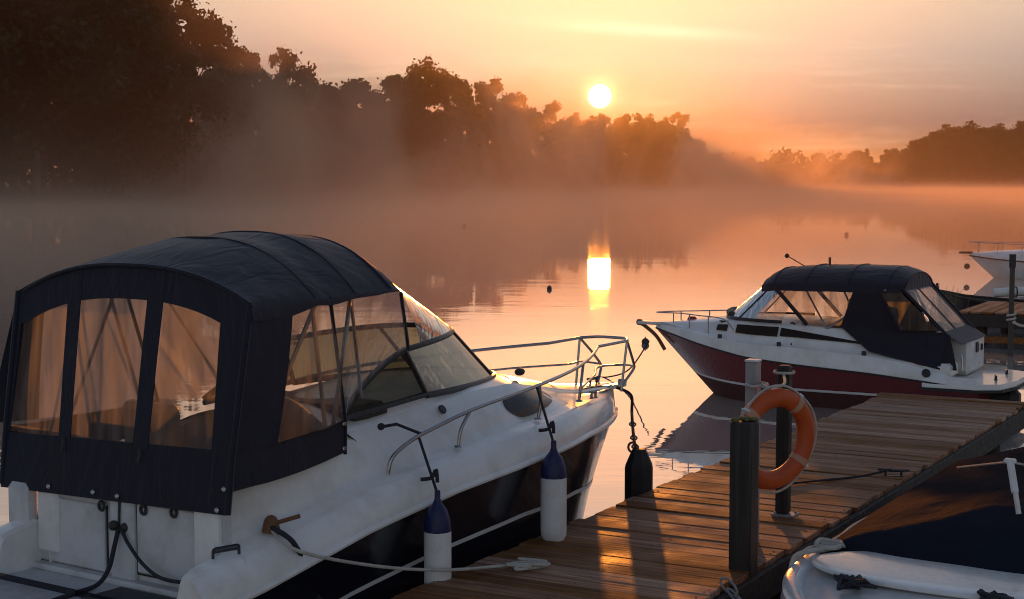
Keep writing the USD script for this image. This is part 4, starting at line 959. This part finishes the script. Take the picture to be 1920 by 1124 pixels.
# windscreen: raked clear front under the canopy
ang = np.linspace(-1, 1, 25) * PI / 2
b2 = np.stack([.72 * np.sin(ang), -2.25 + 1.05 * np.cos(ang) ** 1.1, np.full(25, 1.17)], 1); t2 = np.stack([.66 * np.sin(ang), -2.45 + .62 * np.cos(ang) ** 1.1, 1.63 + .06 * np.cos(ang)], 1)
obj('windscreen', MB().grid(between(b2, t2, 6)), 'clear_vinyl', c2, smooth=True)
f = MB().tube(b2, .026, 6); f.tube(t2, .016, 6)
for i in (6, 18): f.tube([b2[i], t2[i]], .012, 6)
obj('windscreen_frame', f, 'black_frame', c2)
# canopy
hp = [(-1.93, .66, 1.66, 1.80), (-2.12, .74, 1.68, 1.90), (-2.6, .80, 1.69, 1.95), (-3.2, .82, 1.70, 1.965), (-3.75, .80, 1.70, 1.95), (-3.98, .74, 1.72, 1.88)]
P = np.array([arch(w, ze, z_, y, 25, 2.8) for y, w, ze, z_ in hp]); PP = np.array([spline(P[:, j], 25) for j in range(25)]).transpose(1, 0, 2); PP[..., 2] += (meshkit.fbm(PP * 3, 3, 4) - .5) * .03
val = [np.vstack([[r_[0] + [-.01, 0, -.075]], r_, [r_[-1] + [.01, 0, -.075]]]) for r_ in PP]
cp2 = obj('canopy', MB().solid(np.array(val), .008), 'navy_canvas', c2, smooth=50)
sm = MB()
for y, w, ze, z_ in hp[1:5]: sm.tube(arch(w + .004, ze, z_ + .004, y, 21, 2.8), .010, 6)
obj('piping', sm, 'navy_canvas', cp2)
for s_ in (1, -1):
    E_ = lambda a: B2(a) - .30
    # one navy panel between the side windows, falling to the aft skirt
    def sheet(bl, br, tl, tr):
        q = quad_sheet(bl, br, tl, tr, 8, 8); obj('side_panel', MB().solid(q if s_ > 0 else q[::-1], .008), 'navy_canvas', cp2, smooth=40)
    sheet((s_ * E_(-3.08), -3.10, 1.14), (s_ * E_(-3.9), -3.98, .98), (s_ * .82, -3.30, 1.64), (s_ * .81, -3.66, 1.64))
    sheet((s_ * (B2(-3.6) - .10), -3.55, .84), (s_ * (B2(-4.5) - .12), -4.50, .64), (s_ * E_(-3.08), -3.08, 1.16), (s_ * .70, -4.55, 1.12))
    sheet((s_ * .80, -4.35, .64), (s_ * .66, -4.68, .62), (s_ * .78, -4.32, 1.06), (s_ * .68, -4.58, 1.10))
    sheet((s_ * .72, -2.05, 1.66), (s_ * .74, -2.18, 1.60), (s_ * .70, -2.05, 1.70), (s_ * .75, -2.2, 1.68))
    q = quad_sheet((s_ * (B2(-2.5) - .32), -2.62, 1.155), (s_ * E_(-3.05), -3.14, 1.14), (s_ * .77, -2.22, 1.63), (s_ * .82, -3.30, 1.64), 10, 8, .02, (s_, 0, 0))
    obj('clear_panel', MB().grid(q), 'clear_vinyl', cp2, smooth=True)
    q = quad_sheet((s_ * .80, -3.94, 1.14), (s_ * .72, -4.46, 1.14), (s_ * .81, -3.68, 1.64), (s_ * .76, -3.92, 1.66), 8, 8)
    obj('clear_panel', MB().grid(q), 'clear_vinyl', cp2, smooth=True)
    q = between(resample([(s_ * .72, -2.25, 1.175), (s_ * .76, -2.62, 1.16)], 8), resample([(s_ * .66, -2.45, 1.64), (s_ * .76, -2.2, 1.63)], 8), 6)
    for q0, q1, rr_ in (((s_ * .76, -2.15, 1.67), (s_ * .77, -2.64, 1.15), .028), ((s_ * .82, -3.66, 1.66), (s_ * .81, -3.96, 1.12), .02), ((s_ * .76, -3.95, 1.70), (s_ * .70, -4.56, 1.08), .022)): obj('zip', MB().tube([q0, q1], rr_, 6), 'navy_canvas', cp2)
m = MB().solid(quad_sheet((-.70, -4.75, .98), (.70, -4.75, .98), (-.70, -4.50, 1.13), (.70, -4.50, 1.13), 10, 5), .008)
m.solid(between(resample([(-.76, -3.985, 1.64), (.76, -3.985, 1.64)], 25), arch(.74, 1.66, 1.875, -3.975, 25, 2.8), 6), .008)
for x in (-.06, .62, -.74): m.solid(quad_sheet((x - .03, -4.515, 1.12), (x + .03, -4.515, 1.12), (x - .03, -3.985, 1.67), (x + .03, -3.985, 1.67), 3, 8), .008)
obj('rear_panel', m, 'navy_canvas', cp2, smooth=40)
for x0, x1 in ((-.71, -.09), (-.03, .59)): obj('clear_panel', MB().grid(quad_sheet((x0, -4.505, 1.12), (x1, -4.505, 1.12), (x0, -3.975, 1.67), (x1, -3.975, 1.67), 8, 8, .012, (0, -1, 0))), 'clear_vinyl', cp2, smooth=True)
fm = MB()
for y, w, ze, z_ in (hp[2], hp[4]): fm.tube(arch(w - .03, ze, z_ - .03, y, 17, 2.8), .014, 6)
for s_ in (1, -1): fm.tube([(s_ * .7, -2.9, 1.1), (s_ * .79, -2.6, 1.68)], .014, 6); fm.tube([(s_ * .7, -2.9, 1.1), (s_ * .8, -3.75, 1.68)], .014, 6)
obj('canopy_frame', fm, 'galvanised', c2)
for x in (.36, -.36): obj('seat', MB().box((x, -3.0, 1.05), (.45, .45, .2), ch=.05).box((x, -3.2, 1.30), (.45, .12, .45), ch=.05), 'grey_vinyl', c2, smooth=30)
obj('bulkhead', MB().box((0, -2.5, .9), (1.36, .06, .52)), 'gelcoat_matt', c2, smooth=False)
# rail, anchor on its bow plank, lamps and aerial
rl = MB()
def R2(a, s_): return s_ * max(B2(a) - .14, .06)
for s_ in (1, -1):
    rl.tube(spline([(R2(-1.55, s_), -1.55, 1.02), (R2(-1.4, s_), -1.38, 1.17), (R2(-1.0, s_), -.95, 1.19), (R2(-.5, s_), -.5, 1.185), (s_ * .10, -.12, 1.17), (0, -.02, 1.165)], 30), .010, 6)
    for a in (-1.1, -.72, -.36): rl.tube([(R2(a, s_), a, Z2(a) + G2z(a)), (R2(a, s_), a, 1.185)], .009, 6)
obj('bow_rail', rl, 'stainless', c2, smooth=True)
obj('bow_plank', MB().box((0, .02, 1.00), (.16, .50, .05), ch=.02), 'gelcoat_old', c2, smooth=30)
an = MB().tube(spline([(0, .30, 1.02), (0, .16, .94), (0, -.02, .80), (.0, -.16, .60)], 14), [.034] * 4 + [.03] * (len(spline([(0, 0, 0), (0, 1, 0), (0, 2, 0), (0, 3, 0)], 14)) - 4), 8)
obj('anchor', an.box((0, .26, 1.0), (.09, .10, .09), ch=.03), 'rusty_iron', c2, smooth=30)
obj('anchor_windlass', MB().box((-.05, -.62, 1.07), (.10, .14, .12), ch=.03), 'red_lamp', c2, smooth=30)
cleat(c2, -.48, -1.30, 1.07, PI / 2, .14, 'dark_plastic')
for a in (-1.35, -2.3, -3.5): obj('fender_eye', MB().box((-(B2(a) - .06), a, Z2(a) + G2z(a) + .02), (.04, .06, .06), ch=.01), 'dark_plastic', c2, smooth=False)
obj('deck_line', MB().tube(spline([(-.62, -2.35, 1.15), (-.66, -2.42, 1.14), (-.78, -2.45, .95), (-.93, -2.44, .80)], 12), .012, 6), 'rope_dark', c2)
obj('cover_roll', MB().tube(spline([(-.30, -1.35, 1.20), (.0, -1.22, 1.23), (.3, -1.35, 1.21)], 14), .06, 8), 'dark_vinyl', c2)
obj('exhaust_port', MB().lathe([(0, .015), (.05, .015), (.06, 0)], (-(B2(-4.35) - .005), -4.35, .60), 12, axis=(-1, 0, 0)), 'dark_plastic', c2)
obj('aerial', MB().tube([(-.1, -2.36, 1.93), (-.1, -2.12, 2.06)], .008, 5).ball((-.1, -2.10, 2.07), .035, 1), 'dark_plastic', c2)
obj('mast_light', MB().tube([(-.05, -2.72, 1.94), (-.05, -2.72, 2.06)], .018, 7), 'rusty_iron', c2)
for s_ in (-1,): obj('quarter_rail', MB().tube(rounded([(-.66, -4.36, .70), (-.60, -4.5, .84), (-.58, -4.72, .84), (-.60, -4.74, .62)], .06), .012, 6), 'stainless', c2)

# ------------------------------------------------------------------ the small boat with the grey cover, lower right
O3 = np.array([1.79, 9.34, 0.0]); H3 = 30.0
c3 = thing('cuddy_boat', 'small white boat under a grey cover at the lower right of the dock', 'boat', O3, H3)
W3 = 1.05                         # half beam; the centre line runs at x = W3
def B3(a):
    t = np.clip((a * -1 - .0) / 1.75, 0, 1); return max(W3 * (1 - t ** 2.4), .03)
def Z3(a): return float(np.interp(a, [-1.75, -.9, -.4, 0, 3.6], [.80, .80, .82, .83, .74]))
ST3 = np.r_[np.linspace(-1.73, -1.4, 6), np.linspace(-1.3, 0, 14), np.linspace(.3, 3.7, 10)]
hm, tm_, dm = MB(), MB(), MB()
for s_ in (1, -1):
    L_, T3 = [], []
    for a in ST3:
        b, z = B3(a), Z3(a); ks = -.15 if a > -1.2 else -.15 + (-1.2 - a) * .5
        L_.append([(W3, a * .93, ks), (W3 + s_ * b * .55, a * .95, ks * .3), (W3 + s_ * b * .88, a, .18), (W3 + s_ * b * 1.0, a, .42), (W3 + s_ * (b + .02), a, .62), (W3 + s_ * (b + .008), a, z - .08), (W3 + s_ * (b - .015), a, z - .03)])
        T3.append([(W3 + s_ * (b - .015), a, z - .03), (W3 + s_ * (b + .0), a, z - .005), (W3 + s_ * max(b - .03, 0), a, z + .02), (W3 + s_ * max(b - .08, 0), a, z + .022), (W3 + s_ * max(b - .12, 0), a, z - .01)])
    hm.grid(np.array(L_), flip=s_ > 0); tm_.grid(np.array(T3), flip=s_ > 0)
obj('hull', hm, 'gelcoat_old', c3, smooth=50); obj('gunwale', tm_, 'gelcoat', c3, smooth=40)
P = []
for a in np.r_[np.linspace(-1.73, -1.3, 6), np.linspace(-1.2, .4, 14)]:
    b = max(B3(a) - .12, .0); P.append([(W3 + b * q, a, Z3(a) - .01 + .05 * (1 - abs(q) ** 2) * min(1, b)) for q in np.linspace(1, -1, 15)])
obj('foredeck', MB().grid(np.array(P)), 'gelcoat_old', c3, smooth=50)
ls = trimesh.creation.icosphere(4, 1.0); v = np.array(ls.vertices); n_ = np.linalg.norm(v[:, :2], axis=1)
v = np.c_[np.sign(v[:, 0]) * np.abs(v[:, 0]) ** .92 * .86 + W3 - .06, v[:, 1] * .42 - .20, .868 + np.sign(v[:, 2]) * np.abs(v[:, 2]) ** .5 * .030]
obj('deck_hatch', (v, ls.faces), 'gelcoat', c3, smooth=True)
# the cover: tight over the windscreen frame, sagging behind it
def h3(x, a):
    e = np.clip(min(x - .02, 2 * W3 - .02 - x) / 1.0, 0, 1); front = np.clip((a - (.02 + .12 * ((x - W3) / W3) ** 2)) / .62, 0, 1)
    back = float(np.interp(a, [0, .72, 1.0, 1.5, 1.9, 2.6, 3.6], [1, 1, 1, .97, .97, .94, .88]))
    s1 = e ** .9
    return .845 + .28 * min(s1 * 1.05, 1.05 * front ** .9, back, 1.0) + .012 * math.sin(5 * x + 3 * a) * e
X3, A3 = np.linspace(.02, 2 * W3 - .02, 44), np.r_[np.linspace(-.02, 1.2, 34), np.linspace(1.25, 3.62, 30)]
P = np.array([[(x, a - .22 * (1 - ((x - W3) / W3) ** 2) * (1 - min(1, max(a, 0) / .7)) + .15 * abs((x - W3) / W3) ** 3 * (1 - min(1, max(a, 0) / .7)), h3(x, a)) for x in X3] for a in A3])
P[..., 2] += (meshkit.fbm(P * [3.5, 3.0, 1.0], 4, 6) - .5) * .05 * np.clip((P[..., 2] - .85) / .1, 0, 1)
cv3 = obj('cover', MB().solid(P[::-1], .006), 'grey_canvas', c3, smooth=60)
hem = P[0] + [0, -.006, -.012]
obj('hem', MB().tube(hem, .022, 8), 'black_rubber', cv3)
for k_ in (9, 21, 33): obj('cover_snap', MB().tube([hem[k_] + [0, -.02, .05], hem[k_] + [0, -.03, -.03]], .014, 6), 'galvanised', cv3)
m = MB().tube([(1.20, .34, 1.15), (1.17, .37, 1.28)], .016, 8); m.tube([(1.17, .37, 1.27), (1.12, .46, 1.43)], .023, 8); m.box((1.115, .47, 1.44), (.07, .05, .03), ch=.01)
obj('stern_lamp', m, 'fender_white', c3, smooth=30)
obj('stay_wire', MB().tube([(.60, 1.3, 1.22), (1.11, .47, 1.435), (1.9, .42, 1.36)], .007, 5), 'rope_white', c3)
for x, a, rot in ((.50, -.66, .4), (1.30, -.62, -.3)):
    z = Z3(a) + .03; cleat(c3, x, a, z, rot, .17, 'dark_plastic')
    m = MB(); q = np.random.default_rng(int(x * 100))
    for _ in range(5): m.tube(spline([(x + q.normal() * .055, a + q.normal() * .045, z + q.uniform(.01, .07)) for _ in range(6)], 24, closed=True), .011, 6, closed=True)
    obj('cleat_line', m, 'rope_dark', c3)
# its white mooring rope along the gunwale, doubled and looped over the bow
def g3(a, off=0, dz=0): return np.array([W3 - B3(a) + .02 + off, a, Z3(a) + .035 + dz])
rp3 = thing('mooring_rope', 'doubled white rope lying along the gunwale of the grey-covered boat and over its bow', 'rope', O3, H3)
m = MB().tube(spline([g3(2.1, .0), g3(1.5, .02), g3(.9, .015), g3(.5, .05), g3(.12, .06, .01), g3(-.05, .02, .015), (.02, -.20, .82), (.10, -.5, .70), (.30, -.85, .60)], 50), .016, 8)
obj('strand', m, 'rope_white', rp3)
m = MB().tube(spline([g3(1.9, .05), g3(1.3, .07), g3(.7, .06), g3(.3, .14, .01), g3(.10, .16, .02), (.12, -.02, .88), (.10, -.16, .90), (.02, -.24, .86), (.12, -.55, .74), (.36, -.95, .62)], 50), .016, 8)
obj('strand', m, 'rope_white', rp3)
obj('knot', MB().tube(spline([g3(.14, .02, .02), g3(.20, .14, .03), g3(.02, .18, .03), g3(.0, .06, .03), g3(.16, .04, .04), g3(.10, .2, .03)], 30, closed=True), .015, 7, closed=True), 'rope_white', rp3)

# ------------------------------------------------------------------ far right: second dock, pole, dark skiff, white boat
PD = np.array([8.62, 29.75, 0.0]); PH = 118.0; _h = math.radians(PH); PU = np.array([math.sin(_h), math.cos(_h), 0])
d2 = thing('dock', 'second brown dock half hidden behind the red boat at the right edge', 'dock', PD, PH)
s = .0
while s < 7.2:
    w = r.uniform(.17, .20); obj('plank', MB().box((-1.45, s + w / 2, .63), (2.9 + r.normal() * .03, w, .04), ch=.005, rz=r.normal() * .003), 'deck_boards', d2, smooth=False); s += w + r.choice([.01, .02, .03])
obj('side_board', MB().box((.03, 3.6, .48), (.05, 7.4, .24), ch=.01), 'timber_dark', d2, smooth=False)
obj('side_board', MB().box((-2.93, 3.6, .48), (.05, 7.4, .24), ch=.01), 'timber_dark', d2, smooth=False)
obj('end_beam', MB().box((-1.45, -.03, .46), (2.9, .06, .26), ch=.01), 'timber_dark', d2, smooth=False)
for y in (.4, 3.4, 6.4):
    for x in (-.2, -2.7): obj('pile', MB().tube([(x, y, -1), (x, y, .58)], .11, 10), 'timber_dark', d2)
obj('lower_beam', MB().box((.32, 3.3, .16), (.22, 6.4, .12), ch=.01), 'deck_boards', d2, smooth=False)
pole = thing('mooring_pole', 'slender brown pole with a dark cap before the second dock', 'pole', (8.99, 27.75, -1.0))
obj('shaft', MB().tube([(0, 0, 0), (0, 0, 2.62)], [.058, .046], 10), 'bark', pole)
obj('cap', MB().tube([(0, 0, 2.60), (0, 0, 2.84)], .062, 10), 'dark_plastic', pole)
obj('lashing', MB().tube([(.07 * math.cos(t), .07 * math.sin(t), 1.62 + .012 * t) for t in np.linspace(0, 14, 60)], .02, 5), 'rope_white', pole)
flat('mooring_rope', MB().tube(spline([(9.0, 27.70, .62), (9.2, 27.6, .56), (9.5, 27.4, .70), (9.9, 27.1, .86)], 20), .025, 6), 'rope_white', 'pale rope led to the right from the slender pole', 'rope')
sk = thing('rowing_boat', 'low dark rowing boat with raised bow behind the second dock', 'boat', (9.55, 34.6, 0), -66)
ys = np.linspace(0, -4.4, 18); Bs = lambda a: .62 * (1 - max(0, 1 + a / 1.7) ** 2.2) if a > -1.7 else .62 - max(0, -3 - a) * .08
Zs = lambda a: float(np.interp(a, [-4.4, -3, -1.6, -.6, 0], [.60, .50, .50, .58, .72]))
m, m2 = MB(), MB()
for s_ in (1, -1):
    P = np.array([[(0, a * .95 - .05, .02), (s_ * Bs(a) * .7, a * .97, .10), (s_ * (Bs(a) + .01), a, Zs(a))] for a in ys]); m.grid(P, flip=s_ > 0)
    m2.tube([(s_ * (Bs(a) + .01), a, Zs(a)) for a in ys], .03, 6)
m.grid(np.array([[(s_ * Bs(a) * .8, a, .22) for s_ in (1, -1)] for a in ys]))
obj('hull', m, 'navy_hull', sk, smooth=40); obj('gunwale', m2, 'timber_dark', sk)
for y in (-1.3, -2.4, -3.5): obj('thwart', MB().box((0, y, .42), (1.16, .24, .035), ch=.008), 'timber_dark', sk, smooth=False)
obj('stem_post', MB().tube([(0, -.03, .5), (0, .02, .88)], .03, 6), 'timber_dark', sk)
rc_ = thing('rolled_cover', 'white rolled cover lying across the dark rowing boat', 'cover', (10.75, 34.0, .60), 0)
obj('roll', MB().tube(spline([(-.15, 0, .10), (.5, .02, .13), (1.2, -.05, .12), (2.0, 0, .10)], 16), [.05] + [.10] * 15 + [.07] if len(spline([(0, 0, 0), (1, 0, 0), (2, 0, 0), (3, 0, 0)], 16)) == 17 else .1, 10), 'fender_white', rc_)
for x in (.35, 1.15): obj('tie', MB().tube([(x, .115 * math.cos(t), .12 + .115 * math.sin(t)) for t in np.linspace(0, 2 * PI, 14, endpoint=False)], .014, 5, closed=True), 'rope_dark', rc_)

O4 = np.array([15.2, 51.4, 0.0])
c4 = thing('motor_boat', 'white motor boat cut off by the right edge beyond the second dock', 'boat', O4, -64)
def B4(a):
    t = np.clip((a + 2.8) / 2.78, 0, 1); return max(1.1 * (1 - t ** 2.2), .02)
def Z4(a): return float(np.interp(a, [-6, -3, -1, 0], [.50, .55, .64, .72]))
hull_parts(c4, np.linspace(-6, -.02, 30), B4, Z4, 'gelcoat_old', 'gelcoat', rail_mat='black_rubber', gun=.12, rake=.8)
P = []
for a in np.linspace(-6, -.02, 30):
    b = max(B4(a) - .09, 0); hc = float(np.interp(a, [-6, -4.2, -3, -1.6, -.6, 0], [.28, .36, .34, .22, .10, .04])) * min(1, b / .5)
    P.append([(b * q, a, Z4(a) + .115 + hc * (1 - abs(q) ** 3)) for q in np.linspace(1, -1, 13)])
obj('cabin_top', MB().grid(np.array(P)), 'gelcoat', c4, smooth=50)
for s_ in (1, -1):
    m = MB().solid(np.array([[(s_ * (B4(a) * .80 + .01), a, Z4(a) + .20), (s_ * (B4(a) * .70 + .01), a, Z4(a) + .30)] for a in np.linspace(-2.2, -3.6, 8)])[::s_], .02); obj('cabin_window', m, 'dark_window', c4)
rl = MB()
for s_ in (1, -1):
    rl.tube(spline([(s_ * .9, -2.6, .85), (s_ * .85, -2.3, 1.10), (s_ * .7, -1.3, 1.15), (s_ * .2, -.1, 1.17), (0, .05, 1.17)], 24), .012, 6)
    for a in (-1.8, -1.0, -.3): rl.tube([(s_ * (B4(a) - .12), a, Z4(a) + .12), (s_ * (B4(a) - .12) * .95, a, 1.15)], .010, 6)
obj('bow_rail', rl, 'stainless', c4)
obj('bow_fitting', MB().box((0, .1, .82), (.14, .45, .07), ch=.02), 'dark_plastic', c4, smooth=30)
obj('bow_eye', MB().ball((0, .06, .36), .10, 2), 'dark_plastic', c4)
tuft = np.random.default_rng(12); P = []
m = MB()
for _ in range(40):
    x, y = 9.35 + tuft.normal() * .22, 33.6 + tuft.normal() * .2; m.tube([(x, y, -.1), (x + tuft.normal() * .08, y, .35), (x + tuft.normal() * .22, y + tuft.normal() * .1, tuft.uniform(.55, .95))], [.012, .010, .003], 4)
flat('reed_tuft', m, 'moss', 'tuft of reeds at the bow of the dark rowing boat', 'reeds', kind='stuff')

# ------------------------------------------------------------------ fenders, ropes, floats
G3_ = 'white fenders with blue ends along the navy cruiser'
def fender(x, y, ztop, L, rad, label, zr_, tilt=0.0):
    o = w1(x, y, ztop - L); t = thing('fender', label, 'fender', o, H1)
    obj('body', MB().lathe([(rad * .2, 0), (rad * .75, .012), (rad * .97, .05), (rad, .09), (rad, L - .17), (rad * .985, L - .165)], sides=24), 'fender_white', t, smooth=40)
    obj('end_cap', MB().lathe([(rad * .985, L - .165), (rad * 1.0, L - .15), (rad * .93, L - .09), (rad * .70, L - .03), (rad * .35, L + .01), (rad * .22, L + .04), (rad * .2, L + .09), (0, L + .095)], sides=24), 'fender_blue', t, smooth=40)
    ln = obj('lanyard', MB().tube(resample([(0, 0, L + .07), tuple(np.array([zr_[0] - x, zr_[1] - y, zr_[2] - (ztop - L)]) * [1, 1, 1])], 14), .010, 6), 'rope_dark', t)
    obj('toggle', MB().tube(spline([(0, 0, L + .14), (-.01, 0, L + .22), (-.03, -.02, L + .17), (-.085, -.06, L + .16)], 12), .013, 6), 'rope_dark', t)
fender(1.17, -4.18, 1.11, .62, .086, 'nearer white fender with blue end cap, hanging amidships on the navy cruiser', (.90, -4.02, 1.49))
fender(1.20, -2.90, 1.25, .62, .090, 'farther white fender, hanging below the cabin window near the bow of the navy cruiser', (.90, -2.66, 1.665))
ca = w1(.87, -5.36, Z1(-5.36) + .235)
kn = np.array([.09, 9.68, .675])
flat('mooring_rope', MB().tube(spline([ca, ca + N1 * .22 + [0, 0, -.10], (ca * .66 + kn * .34) + N1 * .08 + [0, 0, -.13], (ca * .35 + kn * .65) + [0, 0, -.10], kn + [-.14, -.01, .005], kn], 40), .0105, 7), 'rope_white', 'pale mooring rope from the stern cleat of the navy cruiser to the dock', 'rope')
m = MB()
for q in range(3):
    rr_ = np.random.default_rng(q + 3); m.tube(spline([kn + [rr_.uniform(-.15, .15), rr_.uniform(-.09, .09), rr_.uniform(0, .03)] for _ in range(6)], 36, closed=True), .0095, 7, closed=True)
flat('rope_knot', m, 'rope_white', 'loose knot of pale rope lying on the dock boards', 'rope')
sb_ = np.array([-1.155, 8.93, .70])
flat('mooring_rope', MB().tube(spline([ca + [.01, -.01, .01], ca + N1 * .17 + [0, 0, -.05], ca * .45 + sb_ * .55 + N1 * .08, sb_, sb_ + [.12, -.25, -.03]], 24), .016, 7), 'rope_dark', 'dark mooring rope hanging steeply from the stern cleat of the navy cruiser', 'rope')
hk = w1(-.01, -5.70, 1.10)
def onstern(x, y, z): return w1(x, y, z)
flat('mooring_rope', MB().tube(spline([hk, onstern(-.02, -5.73, .98), onstern(-.035, -5.76, .86), onstern(-.04, -5.84, .785), onstern(-.03, -6.0, .775), onstern(-.01, -6.14, .775), onstern(.02, -6.38, .775)], 40), .014, 7), 'rope_dark', 'dark rope from the transom pillar of the navy cruiser across its platform to the left', 'rope')
flat('mooring_rope', MB().tube(spline([hk + [.01, 0, 0], onstern(.09, -5.72, 1.02), onstern(.24, -5.74, .92), onstern(.42, -5.77, .875), onstern(.62, -5.78, .885), onstern(.76, -5.74, .94)], 30), .011, 7), 'rope_dark', 'thin dark rope sagging from the transom pillar towards the starboard quarter', 'rope')
m = MB().tube([w1(-.01, -5.69, 1.28), hk], .008, 5); m.ball(hk + [-.03, 0, .01], .032, 1); m.ball(hk + [.04, 0, .0], .03, 1)
flat('rope_hook', m, 'dark_plastic', 'black double hook on the transom pillar where two dark ropes meet', 'hook')
pt = np.array([1.0, 12.40, .965]); bw = w1(.06, -.16, 1.33); bm = w1(.14, .0, 1.10)
flat('bow_line', MB().tube(spline([bw, w1(.14, -.02, 1.25), bm, bm * .7 + pt * .3 + [0, 0, -.05], bm * .3 + pt * .7 + [0, 0, -.04], pt], 30), .014, 7), 'rope_dark', 'dark line led over the bow roller of the navy cruiser down to the short pile', 'rope')
t = thing('bow_chain', 'rusty chain hanging above the short pile off the bow of the navy cruiser', 'chain', bm - [0, 0, .3])
for l in chain(np.array([0, 0, .3]), pt - bm + [0, 0, .3], 6, .05, .026, .06): obj('link', l, 'rusty_iron', t)
dc = thing('dock_cleat', 'black cleat lying at the dock edge beside the grey-covered boat', 'cleat', dk(.72, 12.75, .65), DH)
cleat(dc, 0, 0, 0, .3, .26, 'dark_plastic', 'horns')
flat('mooring_rope', MB().tube(spline([dk(.05, 11.9, .664), dk(.25, 12.2, .662), dk(.5, 12.55, .664), dk(.70, 12.74, .71)], 20), .010, 6), 'rope_dark', 'thin dark rope lying on the boards towards the black cleat', 'rope')
b0 = w2(0, .1, .72)
flat('mooring_rope', MB().tube(spline([b0, b0 + [-.25, .6, -.5], b0 + [-.55, 1.2, -.70], b0 + [-.8, 1.6, -.73]], 20), .012, 5), 'rope_dark', 'thin line from the bow of the red cruiser down into the water', 'rope')
for lab, x, y, rad in (('small dark float far out left of the sun reflection', -3.45, 111.4, .14), ('small dark float in the dark band left of the sun reflection', 1.1, 45.4, .075), ('small dark float above the red cruiser near the far mist', 20.1, 93, .13), ('small dark float just off the bow of the red cruiser', 2.59, 29.9, .075)):
    t = thing('mooring_float', lab, 'float', (x, y, 0)); obj('ball', MB().ball((0, 0, rad * .5), rad, 2), 'dark_plastic', t, smooth=True); obj('eye', MB().tube([(0, 0, rad * 1.4), (0, 0, rad * 1.85)], rad * .16, 6), 'rusty_iron', t)
# galvanised chain on the dock edge by the thick post
t = thing('mooring_chain', 'grey chain slung over the dock edge at the foot of the thick post', 'chain', (1.30, 9.25, .3))
for l in chain((0, 0, .39), (.32, -.20, .05), 9, .06, .035, .07): obj('link', l, 'galvanised', t)
